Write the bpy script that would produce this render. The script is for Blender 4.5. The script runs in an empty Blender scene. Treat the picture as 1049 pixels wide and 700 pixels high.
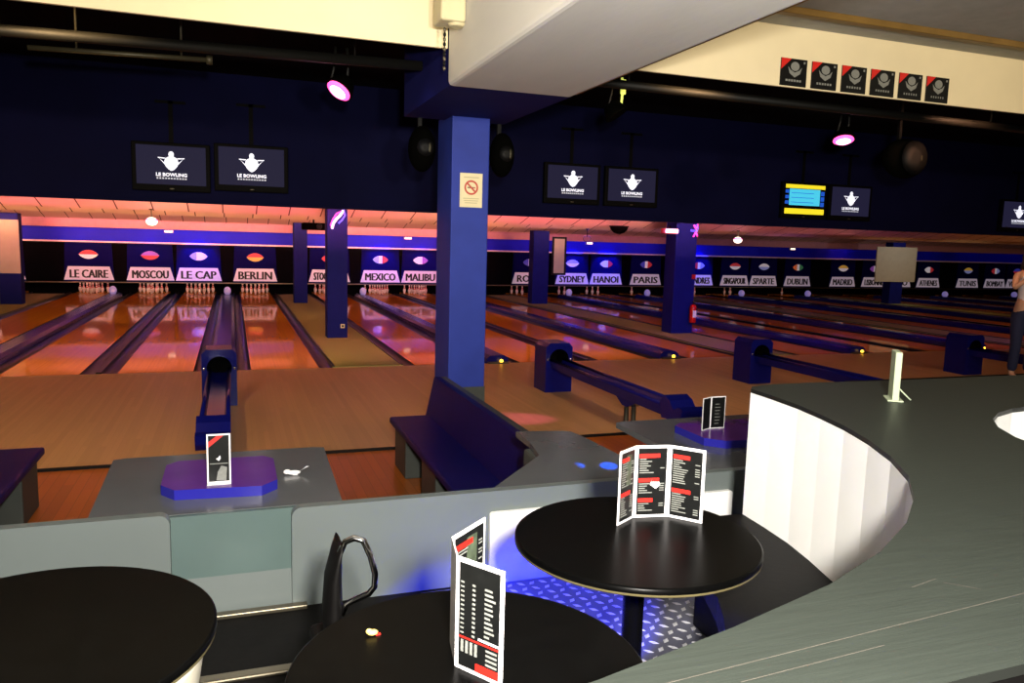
import bpy, bmesh, math, random
from mathutils import Vector, Matrix
from mathutils.geometry import tessellate_polygon
random.seed(7)
PI = math.pi
sc = bpy.context.scene
col = sc.collection

# ------------------------------------------------------------------ materials
def lin(c):
    return tuple(((x/255)/12.92 if x/255 <= .04045 else ((x/255+.055)/1.055)**2.4) for x in c) + (1,)
MATS = {}
def mat(name, rgb, rough=.5, metal=0., spec=.5, emit=None, estr=0., bump=0., bscale=40., var=0., vscale=6., stretch=None, coat=0.):
    """principled with a little procedural variation; rgb is the surface's own colour in sRGB"""
    m = bpy.data.materials.new(name); m.use_nodes = True
    nt = m.node_tree; b = nt.nodes['Principled BSDF']; L = nt.links.new
    b.inputs['Base Color'].default_value = lin(rgb)
    b.inputs['Roughness'].default_value = rough
    b.inputs['Metallic'].default_value = metal
    b.inputs['Specular IOR Level'].default_value = spec
    b.inputs['Coat Weight'].default_value = coat
    if emit:
        b.inputs['Emission Color'].default_value = lin(emit); b.inputs['Emission Strength'].default_value = estr
    tc = nt.nodes.new('ShaderNodeTexCoord'); mp = nt.nodes.new('ShaderNodeMapping')
    L(tc.outputs['Object'], mp.inputs['Vector'])
    if stretch: mp.inputs['Scale'].default_value = stretch
    if var:
        n = nt.nodes.new('ShaderNodeTexNoise'); n.inputs['Scale'].default_value = vscale; n.inputs['Detail'].default_value = 5
        L(mp.outputs['Vector'], n.inputs['Vector'])
        r = nt.nodes.new('ShaderNodeValToRGB')
        c = lin(rgb)
        r.color_ramp.elements[0].position = .3; r.color_ramp.elements[1].position = .7
        r.color_ramp.elements[0].color = tuple(x*(1-var) for x in c[:3])+(1,)
        r.color_ramp.elements[1].color = tuple(min(1, x*(1+var)) for x in c[:3])+(1,)
        L(n.outputs['Fac'], r.inputs['Fac']); L(r.outputs['Color'], b.inputs['Base Color'])
    if bump:
        n2 = nt.nodes.new('ShaderNodeTexNoise'); n2.inputs['Scale'].default_value = bscale; n2.inputs['Detail'].default_value = 3
        L(mp.outputs['Vector'], n2.inputs['Vector'])
        bp = nt.nodes.new('ShaderNodeBump'); bp.inputs['Strength'].default_value = bump; bp.inputs['Distance'].default_value = .01
        L(n2.outputs['Fac'], bp.inputs['Height']); L(bp.outputs['Normal'], b.inputs['Normal'])
    MATS[name] = m
    return m

def wood_planks(name, rgb, board, rough, var=.25, length=1.2, spec=.5, seam=.55, lacquer=0):
    """boards running along Y: a random tone per board, fine grain, dark seams"""
    m = bpy.data.materials.new(name); m.use_nodes = True
    nt = m.node_tree; b = nt.nodes['Principled BSDF']; L = nt.links.new; N = nt.nodes.new
    tc = N('ShaderNodeTexCoord'); sx = N('ShaderNodeSeparateXYZ'); L(tc.outputs['Object'], sx.inputs[0])
    def M(op, a, bb=None):
        n = N('ShaderNodeMath'); n.operation = op
        for i, v in enumerate((a, bb)):
            if v is None: continue
            if isinstance(v, (int, float)): n.inputs[i].default_value = v
            else: L(v, n.inputs[i])
        return n.outputs[0]
    u = M('DIVIDE', sx.outputs['X'], board); fu = M('FLOOR', u)
    off = M('MULTIPLY', M('SINE', M('MULTIPLY', fu, 12.9)), 3.7)
    v = M('FLOOR', M('ADD', M('DIVIDE', sx.outputs['Y'], length), off))
    cb = N('ShaderNodeCombineXYZ'); L(fu, cb.inputs[0]); L(v, cb.inputs[1])
    wn = N('ShaderNodeTexWhiteNoise'); wn.noise_dimensions = '2D'; L(cb.outputs[0], wn.inputs['Vector'])
    mp = N('ShaderNodeMapping'); mp.inputs['Scale'].default_value = (30, 1.5, 30); L(tc.outputs['Object'], mp.inputs[0])
    gn = N('ShaderNodeTexNoise'); gn.inputs['Scale'].default_value = 2; gn.inputs['Detail'].default_value = 6; L(mp.outputs[0], gn.inputs['Vector'])
    f = M('ADD', M('MULTIPLY', wn.outputs['Value'], .65), M('MULTIPLY', gn.outputs['Fac'], .35))
    r = N('ShaderNodeValToRGB'); c = lin(rgb)
    r.color_ramp.elements[0].color = tuple(x*(1-var) for x in c[:3])+(1,)
    r.color_ramp.elements[1].color = tuple(min(1, x*(1+var)) for x in c[:3])+(1,)
    L(f, r.inputs['Fac'])
    fr = M('FRACT', u); edge = M('LESS_THAN', M('ABSOLUTE', M('SUBTRACT', fr, .5)), .47)
    mx = N('ShaderNodeMix'); mx.data_type = 'RGBA'
    L(edge, mx.inputs['Factor']); mx.inputs['A'].default_value = tuple(x*seam for x in c[:3])+(1,); L(r.outputs['Color'], mx.inputs['B'])
    L(mx.outputs['Result'], b.inputs['Base Color'])
    b.inputs['Roughness'].default_value = rough
    b.inputs['Specular IOR Level'].default_value = spec
    if lacquer:
        b.inputs['Specular IOR Level'].default_value = 0
        gl = N('ShaderNodeBsdfGlossy'); gl.inputs['Roughness'].default_value = rough; gl.inputs['Color'].default_value = (1, .93, .88, 1)
        ms = N('ShaderNodeMixShader')
        # lacquer reflects more the flatter it is looked along
        lw = N('ShaderNodeLayerWeight'); lw.inputs['Blend'].default_value = .5
        mr = N('ShaderNodeMapRange'); mr.inputs['From Min'].default_value = .78; mr.inputs['From Max'].default_value = .95
        mr.inputs['To Min'].default_value = .05; mr.inputs['To Max'].default_value = lacquer
        L(lw.outputs['Facing'], mr.inputs['Value']); L(mr.outputs['Result'], ms.inputs[0])
        out = nt.nodes['Material Output']
        L(b.outputs[0], ms.inputs[1]); L(gl.outputs[0], ms.inputs[2]); L(ms.outputs[0], out.inputs['Surface'])
    MATS[name] = m
    return m

def tiles(name, rgb, joint, w, h, rough=.8):
    m = bpy.data.materials.new(name); m.use_nodes = True
    nt = m.node_tree; b = nt.nodes['Principled BSDF']; L = nt.links.new
    tc = nt.nodes.new('ShaderNodeTexCoord'); br = nt.nodes.new('ShaderNodeTexBrick')
    L(tc.outputs['Object'], br.inputs['Vector'])
    br.offset = 0; br.squash = 1; br.inputs['Scale'].default_value = 1; br.inputs['Brick Width'].default_value = w; br.inputs['Row Height'].default_value = h
    br.inputs['Mortar Size'].default_value = .014; br.inputs['Mortar Smooth'].default_value = .1
    c = lin(rgb)
    br.inputs['Color1'].default_value = c; br.inputs['Color2'].default_value = tuple(x*.93 for x in c[:3])+(1,); br.inputs['Mortar'].default_value = lin(joint)
    L(br.outputs['Color'], b.inputs['Base Color']); b.inputs['Roughness'].default_value = rough
    b.inputs['Specular IOR Level'].default_value = .2
    MATS[name] = m
    return m

lane_wood = wood_planks('lane_wood', (200, 126, 44), .0285, .05, var=.12, length=2.2, seam=.9, lacquer=.5)
appr_wood = wood_planks('approach_wood', (190, 148, 102), .06, .42, var=.1, length=2.6, spec=.3, seam=.9)
floor_wood = wood_planks('floor_wood', (170, 92, 30), .09, .3, var=.2, length=1.6, spec=.4)
carpet = mat('aisle_carpet', (146, 142, 92), .9, spec=.1, var=.15, vscale=60, bump=.3, bscale=200)
gutter_m = mat('gutter_black', (16, 16, 24), .3, spec=.18, var=.2, vscale=5)
navy_gloss = mat('navy_gloss', (14, 18, 100), .2, spec=.14, var=.1)
navy_wall = mat('navy_wall', (10, 12, 50), .8, spec=.1, var=.15, vscale=1.5)
navy_beam = mat('navy_beam', (26, 30, 96), .75, spec=.1, var=.08, vscale=2)
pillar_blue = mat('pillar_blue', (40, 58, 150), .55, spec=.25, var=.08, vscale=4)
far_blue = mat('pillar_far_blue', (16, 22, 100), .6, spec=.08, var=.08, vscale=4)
hall_ceil = mat('hall_ceiling', (16, 16, 22), .9, spec=.05, var=.2, vscale=2)
black_m = mat('black_matt', (10, 10, 11), .6, spec=.2, var=.15)
pit_black = mat('pit_black', (6, 6, 8), .9, spec=.05, var=.1)
mask_m = mat('mask_panel', (11, 11, 84), .6, spec=.03, var=.06, vscale=2)
mask_gap = mat('mask_gap', (6, 6, 11), .7, spec=.03, var=.1)
sign_white = mat('sign_white', (225, 222, 232), .5, emit=(205, 190, 215), estr=.22, var=.03)
sign_ink = mat('sign_ink', (10, 9, 14), .6, var=.05)
valance_blue = mat('valance_blue', (10, 14, 200), .6, spec=.2, var=.08, vscale=1.2)
mauve_m = mat('mauve_trim', (178, 130, 150), .6, spec=.2, var=.05)
ledge_m = mat('light_ledge', (228, 205, 225), .4, spec=.4, var=.03)
tile_m = tiles('ceiling_tile', (236, 210, 198), (96, 70, 62), .72, 40)
cream_wall = mat('cream_wall', (236, 222, 184), .85, spec=.1, var=.03, vscale=3, bump=.05, bscale=60)
white_beam = mat('white_beam', (222, 220, 214), .85, spec=.1, var=.03, vscale=4, bump=.12, bscale=30, stretch=(1, .3, 1))
grey_ceil = mat('grey_ceiling', (176, 176, 172), .9, spec=.05, var=.06, vscale=8, bump=.2, bscale=70)
brown_trim = mat('brown_trim', (120, 92, 42), .5, var=.15)
grey_panel = mat('grey_panel', (102, 110, 109), .38, spec=.4, var=.05, vscale=3)
grey_green = mat('grey_green_panel', (86, 103, 101), .28, spec=.5, var=.06, vscale=4)
console_m = mat('console_grey', (92, 94, 96), .2, spec=.5, var=.05, vscale=4)
bench_grey = mat('bench_grey', (66, 70, 66), .5, spec=.3, var=.08)
bench_navy = mat('bench_navy', (13, 13, 82), .5, spec=.18, var=.1, bump=.05)
purple_m = mat('purple_tray', (96, 46, 140), .22, spec=.5, var=.08)
tray_edge = mat('tray_edge', (38, 36, 150), .18, spec=.6, var=.05)
table_top = mat('table_top_black', (4, 4, 4), .3, spec=.05, var=.2, vscale=20)
table_rim = mat('table_rim', (92, 84, 58), .4, spec=.4, var=.1)
drum_m = mat('drum_cream', (205, 200, 182), .55, var=.05)
pole_m = mat('table_pole', (16, 16, 17), .25, metal=.6, var=.1)
counter_m = mat('counter_laminate', (42, 47, 43), .45, spec=.25, var=.1, vscale=9, stretch=(.7, 12, 1), bump=.06, bscale=16)
counter_edge = mat('counter_edge', (24, 26, 24), .5, spec=.3, var=.1)
booth_white = mat('booth_white', (242, 242, 240), .5, spec=.2, var=.02)
seat_black = mat('seat_black', (9, 8, 8), .55, spec=.12, var=.15, vscale=12, bump=.05)
plat_black = mat('platform_black', (15, 14, 14), .75, spec=.15, var=.25, vscale=30)
plate_m = mat('diamond_plate', (96, 98, 118), .5, metal=.3, var=.06)
lozenge_m = mat('diamond_lozenge', (205, 206, 214), .35, metal=.2, var=.05)
chrome = mat('chrome', (205, 205, 205), .12, metal=1, var=.05)
steel = mat('steel_strip', (112, 105, 90), .4, metal=.9, var=.1)
scratch_m = mat('scratch_pale', (74, 70, 64), .6, var=.2, vscale=60)
menu_white = mat('menu_white', (238, 236, 238), .5, spec=.2, var=.02)
menu_black = mat('menu_black', (16, 17, 17), .4, spec=.25, var=.2, vscale=30)
menu_red = mat('menu_red', (214, 34, 26), .45, var=.08)
menu_grey = mat('menu_print', (128, 130, 125), .5, var=.15, vscale=120)
menu_olive = mat('menu_photo', (66, 76, 60), .5, var=.4, vscale=50)
paper_cream = mat('paper_cream', (232, 220, 176), .6, var=.04)
stand_m = mat('stand_cream_green', (176, 188, 158), .5, spec=.25, var=.04)
paper_text = mat('paper_text', (196, 184, 140), .6, var=.05)
sign_red = mat('prohibition_red', (196, 66, 52), .5, var=.05)
cig_brown = mat('cigarette_brown', (120, 96, 70), .5, var=.05)
bezel_m = mat('bezel_black', (6, 6, 7), .7, spec=.1, var=.1)
screen_m = mat('screen_dark', (6, 6, 10), .6, spec=.1, emit=(38, 36, 62), estr=.75, var=.05)
logo_m = mat('logo_white', (240, 240, 245), .5, emit=(235, 238, 255), estr=1.0, var=.01)
cap_m = mat('caption_glow', (200, 200, 205), .5, emit=(170, 175, 190), estr=.8, var=.01)
scr_yellow = mat('screen_yellow', (230, 210, 40), .5, emit=(240, 220, 40), estr=.9, var=.02)
scr_cyan = mat('screen_cyan', (70, 200, 230), .5, emit=(70, 200, 235), estr=.85, var=.02)
scr_blue = mat('screen_blue', (30, 90, 200), .5, emit=(24, 84, 205), estr=.8, var=.02)
pin_white = mat('pin_white', (226, 214, 206), .3, spec=.5, var=.03)
pin_red = mat('pin_red', (200, 40, 40), .4, var=.05)
dome_m = mat('dome_white', (210, 205, 235), .3, spec=.5, emit=(150, 140, 230), estr=.25, var=.05)
foul_amber = mat('foul_amber', (255, 190, 60), .4, emit=(255, 190, 50), estr=6, var=.05)
lamp_pink = mat('lamp_pink', (255, 120, 180), .4, emit=(255, 70, 150), estr=3.2, var=.02)
lamp_core = mat('lamp_core', (255, 220, 235), .4, emit=(255, 200, 230), estr=7, var=.02)
lamp_white = mat('lamp_white', (255, 240, 220), .4, emit=(255, 225, 200), estr=3, var=.02)
yellow_glow = mat('lit_bracket_yellow', (225, 235, 120), .5, emit=(220, 235, 110), estr=.7, var=.05)  # emission stands in for yellow light caught on the bracket
olive_metal = mat('olive_metal', (13, 12, 6), .6, metal=.2, var=.2)
pipe_grey = mat('pipe_grey', (58, 54, 38), .5, metal=.4, var=.2)
speaker_m = mat('speaker_black', (4, 4, 3), .9, spec=.02, var=.2)
board_m = mat('board_beige', (168, 162, 146), .55, spec=.25, var=.04)
neon_pink = mat('neon_pink', (255, 90, 190), .4, emit=(255, 60, 180), estr=1.3, var=.02)
neon_white = mat('neon_white', (255, 220, 250), .4, emit=(255, 215, 245), estr=1.6, var=.02)
neon_blue = mat('neon_blue', (90, 90, 255), .4, emit=(80, 80, 255), estr=1.0, var=.02)
red_metal = mat('extinguisher_red', (196, 26, 22), .3, spec=.5, var=.06)
beige_plastic = mat('beige_plastic', (206, 196, 158), .5, spec=.3, var=.04)
skin_m = mat('skin', (198, 146, 118), .5, spec=.3, var=.05)
hair_m = mat('hair_dark', (34, 22, 18), .5, var=.3, vscale=60)
shirt_m = mat('shirt_white', (222, 218, 224), .8, var=.04, bump=.1)
jeans_m = mat('jeans_navy', (22, 26, 58), .85, var=.12, vscale=40)
shoe_m = mat('shoe_dark', (20, 20, 22), .5, var=.1)
yellow_paper = mat('yellow_paper', (236, 206, 110), .6, var=.15, vscale=80)
flagc = {k: mat('flag_'+k, v, .5, emit=v, estr=.22, var=.03) for k, v in dict(
    red=(205, 50, 60), white=(235, 230, 240), blue=(70, 70, 190), black=(30, 28, 34), gold=(225, 180, 70), pale=(150, 160, 225), orange=(235, 120, 70), green=(60, 130, 90), purple=(150, 80, 190)).items()}

# ------------------------------------------------------------------ mesh builder
class MB:
    def __init__(s): s.v = []; s.f = []; s.m = []; s.mats = []; s.sm = []
    def mi(s, m):
        if m not in s.mats: s.mats.append(m)
        return s.mats.index(m)
    def add(s, vs, fs, m, smooth=False):
        o = len(s.v); s.v += [tuple(p) for p in vs]; k = s.mi(m)
        for f in fs: s.f.append([i+o for i in f]); s.m.append(k); s.sm.append(smooth)
        return s
    def box(s, x0, x1, y0, y1, z0, z1, m):
        vs = [(x, y, z) for z in (z0, z1) for y in (y0, y1) for x in (x0, x1)]
        return s.add(vs, [(0, 2, 3, 1), (4, 5, 7, 6), (0, 1, 5, 4), (2, 6, 7, 3), (0, 4, 6, 2), (1, 3, 7, 5)], m)
    def bbox(s, x0, x1, y0, y1, z0, z1, m, r=.01, seg=2):
        """bevelled box"""
        bm = bmesh.new(); bmesh.ops.create_cube(bm, size=1)
        for v in bm.verts: v.co = Vector(((x0+x1)/2+v.co.x*(x1-x0), (y0+y1)/2+v.co.y*(y1-y0), (z0+z1)/2+v.co.z*(z1-z0)))
        bmesh.ops.bevel(bm, geom=bm.edges[:], offset=r, segments=seg, affect='EDGES', profile=.5)
        bm.verts.index_update()
        s.add([v.co for v in bm.verts], [[v.index for v in f.verts] for f in bm.faces], m, False); bm.free(); return s
    def prism(s, poly, z0, z1, m, axis='Z', caps=True, side=None):
        """extrude a 2-D polygon: axis Z -> (x,y), axis Y -> (x,z), axis X -> (y,z)"""
        def P(a, b, c): return {'Z': (a, b, c), 'Y': (a, c, b), 'X': (c, a, b)}[axis]
        n = len(poly)
        vs = [P(a, b, z0) for a, b in poly]+[P(a, b, z1) for a, b in poly]
        s.add(vs, [(i, (i+1) % n, n+(i+1) % n, n+i) for i in range(n)], side or m)
        if caps:
            t = tessellate_polygon([[Vector((a, b, 0)) for a, b in poly]])
            s.add(vs, [tuple(x) for x in t]+[tuple(x+n for x in reversed(tuple(q))) for q in t], m)
        return s
    def tube(s, path, r, m, seg=10, closed=False):
        path = [Vector(p) for p in path]; n = len(path); vs = []; fs = []
        rr = r if isinstance(r, (list, tuple)) else [r]*n
        up = Vector((0, 0, 1)); last = None
        for i, p in enumerate(path):
            a = path[i-1] if (i or closed) else p; b = path[(i+1) % n] if (i < n-1 or closed) else p
            d = (b-a).normalized()
            if last is None:
                u = d.cross(up); u = u if u.length > 1e-3 else d.cross(Vector((0, 1, 0)))
            else: u = last-d*last.dot(d)
            u.normalize(); last = u; w = d.cross(u)
            for k in range(seg):
                t = 2*PI*k/seg; vs.append(p+(u*math.cos(t)+w*math.sin(t))*rr[i])
        for i in range(n if closed else n-1):
            j = (i+1) % n
            for k in range(seg): fs.append((i*seg+k, i*seg+(k+1) % seg, j*seg+(k+1) % seg, j*seg+k))
        s.add(vs, fs, m, True)
        if not closed: s.add(vs[:seg], [tuple(range(seg))[::-1]], m); s.add(vs[-seg:], [tuple(range(seg))], m)
        return s
    def lathe(s, prof, m, c=(0, 0, 0), seg=24, axis='Z', smooth=True, mats=None):
        vs = []; n = len(prof)
        for r, z in prof:
            for k in range(seg):
                t = 2*PI*k/seg; a, b = r*math.cos(t), r*math.sin(t)
                p = {'Z': (a, b, z), 'Y': (a, -z, b), 'X': (z, a, b)}[axis]
                vs.append((c[0]+p[0], c[1]+p[1], c[2]+p[2]))
        for i in range(n-1):
            s.add(vs, [(i*seg+k, i*seg+(k+1) % seg, (i+1)*seg+(k+1) % seg, (i+1)*seg+k) for k in range(seg)], mats[i] if mats else m, smooth) if mats else None
        if not mats:
            s.add(vs, [(i*seg+k, i*seg+(k+1) % seg, (i+1)*seg+(k+1) % seg, (i+1)*seg+k) for i in range(n-1) for k in range(seg)], m, smooth)
        s.add(vs[:seg], [tuple(range(seg))[::-1]], mats[0] if mats else m); s.add(vs[-seg:], [tuple(range(seg))], mats[-1] if mats else m)
        return s
    def ball(s, c, r, m, seg=16, ring=10):
        r = (r, r, r) if isinstance(r, (int, float)) else r
        vs = []; fs = []
        for i in range(ring+1):
            a = PI*i/ring
            for k in range(seg):
                t = 2*PI*k/seg
                vs.append((c[0]+r[0]*math.sin(a)*math.cos(t), c[1]+r[1]*math.sin(a)*math.sin(t), c[2]+r[2]*math.cos(a)))
        for i in range(ring):
            for k in range(seg): fs.append((i*seg+k, (i+1)*seg+k, (i+1)*seg+(k+1) % seg, i*seg+(k+1) % seg))
        return s.add(vs, fs, m, True)
    def xf(s, M): s.v = [tuple(M @ Vector(p)) for p in s.v]; return s
    def mesh(s, name):
        me = bpy.data.meshes.new(name); me.from_pydata(s.v, [], s.f)
        for m in s.mats: me.materials.append(m)
        me.polygons.foreach_set('material_index', s.m); me.polygons.foreach_set('use_smooth', s.sm)
        bm = bmesh.new(); bm.from_mesh(me); bmesh.ops.remove_doubles(bm, verts=bm.verts, dist=1e-5)
        bmesh.ops.recalc_face_normals(bm, faces=bm.faces); bm.to_mesh(me); bm.free(); me.update()
        return me
    def build(s, name, parent=None, loc=None, rotz=0):
        o = bpy.data.objects.new(name, s.mesh(name)); col.objects.link(o)
        if parent: o.parent = parent
        if loc: o.location = loc
        o.rotation_euler = (0, 0, rotz)
        return o

def tag(o, label, cat, group=None, kind=None):
    o['label'] = label; o['category'] = cat
    if group: o['group'] = group
    if kind: o['kind'] = kind
    return o
def thing(name, label, cat, loc=(0, 0, 0), rotz=0, group=None):
    o = bpy.data.objects.new(name, None); col.objects.link(o); o.location = loc; o.rotation_euler = (0, 0, rotz)
    o.empty_display_size = .1
    return tag(o, label, cat, group)
def struct(name, mb, label, cat):
    return tag(mb.build(name), label, cat, kind='structure')
def copy_tree(o, parent=None):
    c = o.copy(); col.objects.link(c)
    if parent: c.parent = parent
    for ch in list(o.children): copy_tree(ch, c)
    return c
def text_mb(body, width, height, m, depth=.004, bold=.02, copies=1):
    """lettering as mesh in the XZ plane facing -Y, centred, scaled into width x height"""
    cu = bpy.data.curves.new('lettering', 'FONT'); cu.body = body; cu.size = 1; cu.offset = bold; cu.extrude = .01; cu.resolution_u = 2
    o = bpy.data.objects.new('lettering', cu); col.objects.link(o)
    bpy.context.view_layer.update()
    me = bpy.data.meshes.new_from_object(o.evaluated_get(bpy.context.evaluated_depsgraph_get()))
    vs = [v.co.copy() for v in me.vertices]; fs = [list(p.vertices) for p in me.polygons]
    bpy.data.objects.remove(o); bpy.data.curves.remove(cu); bpy.data.meshes.remove(me)
    x0 = min(v.x for v in vs); x1 = max(v.x for v in vs); y0 = min(v.y for v in vs); y1 = max(v.y for v in vs)
    sx = width/(x1-x0); sy = height/(y1-y0)
    mb = MB()
    for q in range(copies):
        dx = 0 if copies == 1 else (q/(copies-1)-.5)*.036
        mb.add([((v.x-(x0+x1)/2)*sx+dx, -depth*(1 if v.z > 0 else 0)-.0002*q, (v.y-(y0+y1)/2)*sy) for v in vs], fs, m)
    return mb
def light(name, kind, loc, target, power, color, **kw):
    l = bpy.data.lights.new(name, kind); l.energy = power; l.color = color
    for k, v in kw.items(): setattr(l, k, v)
    o = bpy.data.objects.new(name, l); col.objects.link(o); o.location = loc
    if target is not None:
        o.rotation_euler = (Vector(target)-Vector(loc)).to_track_quat('-Z', 'Y').to_euler()
    return o

# ------------------------------------------------------------------ camera (solved from the lanes)
cam_loc = Vector((0.1835, -13.5136, 2.2117)); YAW, PITCH, ROLL, F = .3457, -.1255, .0273, 798.1
cy, sy, cp, sp = math.cos(YAW), math.sin(YAW), math.cos(PITCH), math.sin(PITCH)
fw = Vector((sy*cp, cy*cp, sp)); rt = Vector((cy, -sy, 0)); up = rt.cross(fw)
r2 = math.cos(ROLL)*rt+math.sin(ROLL)*up; u2 = -math.sin(ROLL)*rt+math.cos(ROLL)*up
cd = bpy.data.cameras.new('camera'); cam = bpy.data.objects.new('camera', cd); col.objects.link(cam)
cd.sensor_width = 36; cd.lens = F/1049*36; cd.clip_start = .05; cd.clip_end = 200
cam.matrix_world = Matrix(((r2.x, u2.x, -fw.x, cam_loc.x), (r2.y, u2.y, -fw.y, cam_loc.y), (r2.z, u2.z, -fw.z, cam_loc.z), (0, 0, 0, 1)))
sc.camera = cam

# ------------------------------------------------------------------ lane layout
A, B, C = 2.003, 1.646, 1.133
HL, GW = .555, .225
order = ['TOKYO', 'LE CAIRE', 'MOSCOU', 'LE CAP', 'BERLIN', 'STOCKHOLM', 'MEXICO', 'MALIBU', 'LIMA', 'ROME', 'SYDNEY', 'HANOI', 'PARIS',
         'LONDRES', 'SINGAPOUR', 'SPARTE', 'DUBLIN', 'MADRID', 'LISBONNE', 'OSLO', 'ATHENES', 'TUNIS', 'BOMBAY', 'VIENNE', 'QUEBEC']
LX = {}
x = -A/2-B-A-B-C
for i, n in enumerate(order):
    LX[n] = x
    k = (i-1) % 4
    x += {0: A, 1: B, 2: A, 3: B+C}[k]
X0, X1 = -13., 47.
Y_END = 17.75; Y_MASK = 17.9

# ------------------------------------------------------------------ setting: floors
struct('floor', MB().box(X0, X1, -10.2, -5.44, -.06, -.02, floor_wood), 'orange wooden floor of the bowlers seating area below the bar', 'floor')
struct('floor_approach', MB().box(X0, X1, -5.4, 0, -.1, 0, appr_wood), 'tan wooden approach floor in front of the lanes', 'floor')
struct('trim_approach', MB().box(X0, X1, -5.44, -5.4, -.06, .006, black_m), 'black strip along the near edge of the approach', 'trim')  # dark line between seating floor and approach
struct('floor_pit', MB().box(X0, X1, 0, 20.5, -.3, -.14, pit_black), 'dark floor under the lanes', 'floor')
struct('wall_back', MB().box(X0, X1, 20.3, 20.5, -.3, 3, pit_black), 'dark wall behind the pins', 'wall')
struct('wall_left', MB().box(X0-.2, X0, -17, 20.5, -.3, 5, navy_wall), 'dark navy left wall of the hall', 'wall')
struct('wall_right', MB().box(X1, X1+.2, -17, 20.5, -.3, 5, navy_wall), 'dark navy right wall of the hall', 'wall')
struct('wall_rear', MB().box(X0, X1, -17.2, -17, -.3, 5, grey_ceil), 'wall behind the bar', 'wall')
struct('ceiling_hall', MB().box(X0, X1, -7.0, -1.1, 4.5, 4.6, hall_ceil), 'black ceiling over the approach', 'ceiling')
struct('wall_fascia', MB().box(X0, X1, -1.3, -1.1, 2.66, 4.5, navy_wall), 'dark navy fascia wall above the lanes carrying the monitors', 'wall')
# lane ceiling in two steps, then the mauve face and the blue cove
cl = MB()
cl.prism([(-1.1, 3.3), (3.4, 3.3), (5.6, 2.717), (5.72, 2.717), (5.72, 3.2), (7.0, 3.2), (9.0, 2.70), (9.12, 2.70), (9.12, 3.15), (14.9, 3.15), (16.9, 2.66), (17.0, 2.66), (17.0, 3.4), (-1.1, 3.4)], X0, X1, tile_m, 'X')
struct('ceiling_lanes', cl, 'tiled ceiling over the lanes glowing pink and orange', 'ceiling')
struct('trim_mauve', MB().box(X0, X1, 16.86, 17., 2.365, 2.66, mauve_m), 'mauve band at the far end of the lane ceiling', 'trim')
struct('wall_valance', MB().box(X0, X1, 18.0, 18.06, 1.88, 3.1, valance_blue).box(X0, X1, 17, 18.06, 3.1, 3.15, navy_wall), 'blue lit wall strip above the masking panels', 'wall')
struct('trim_pit', MB().bbox(X0, X1, 17.78, 17.88, .405, .44, steel, .005), 'thin metal strip along the lower edge of the masking panels', 'trim')
struct('trim_ledge', MB().box(X0, X1, 17.8, 18.0, 1.84, 1.895, ledge_m), 'pale light ledge along the top of the masking panels', 'trim')
# bar platform
pl = MB().box(-7, 7.2, -17, -10.2, -.06, .65, plat_black)
pl.box(7.2, 14.5, -17, -6.05, -.06, .65, plat_black)
struct('floor_platform', pl, 'black raised floor of the bar area', 'floor')
# bulkhead between bar and hall, white beam
ZF, ZB = 3.75, 3.455
YB = -7.2
struct('wall_bulkhead', MB().box(X0, 1.84, YB, YB+.03, ZF, 4.6, cream_wall).box(2.93, X1, YB, YB+.03, ZF, 4.6, cream_wall).box(X0, X1, YB+.03, YB+.2, ZF+.12, 4.6, navy_wall), 'cream bulkhead wall over the edge of the bar', 'wall')
struct('ceiling_bar', MB().box(X0, X1, -17, YB, 4.3, 4.4, grey_ceil), 'grey ceiling over the bar', 'ceiling')
TRY = -7.72
struct('trim_ceiling', MB().bbox(2.99, X1, TRY, TRY+.09, 4.24, 4.3, brown_trim, .01), 'brown strip along the grey bar ceiling', 'trim')
bm_ = MB().bbox(1.84, 2.93, -17, YB, ZB, 4.3, white_beam, .04, 3)
bm_.box(1.86, 2.93, YB, -5.42, ZB+.01, 4.5, navy_beam)
struct('ceiling_beam', bm_, 'big white ceiling beam running from the bar to the blue pillar', 'beam')
struct('trim_beam', MB().bbox(2.93, 2.99, -17, YB, ZB+.03, ZB+.1, brown_trim, .01), 'brown strip along the lower right edge of the white beam', 'trim')
# aisles and divisions between lanes
ex = lambda n, s: LX[n]+s*(HL+GW)
ai = MB(); dv = MB()
for a, b in zip(order, order[1:]):
    x0, x1 = ex(a, 1), ex(b, -1)
    if x1-x0 > .7:
        struct('floor_aisle', MB().box(x0, x1, 0.0, Y_END, -.14, .015, carpet).box(x0, x0+.03, 0, Y_END, .015, .03, gutter_m).box(x1-.03, x1, 0, Y_END, .015, .03, gutter_m),
               'olive carpeted aisle strip between the %s and %s lanes' % (a, b), 'aisle')
    elif x1-x0 < .3:
        struct('trim_division', MB().bbox(x0, x1, 0, Y_END, -.1, .025, gutter_m, .01), 'narrow black divider between the gutters of the %s and %s lanes' % (a, b), 'divider')

# ------------------------------------------------------------------ lanes
lane_s = MB().box(-HL, HL, 0.004, Y_END+1.6, -.1, 0, lane_wood)
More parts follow.
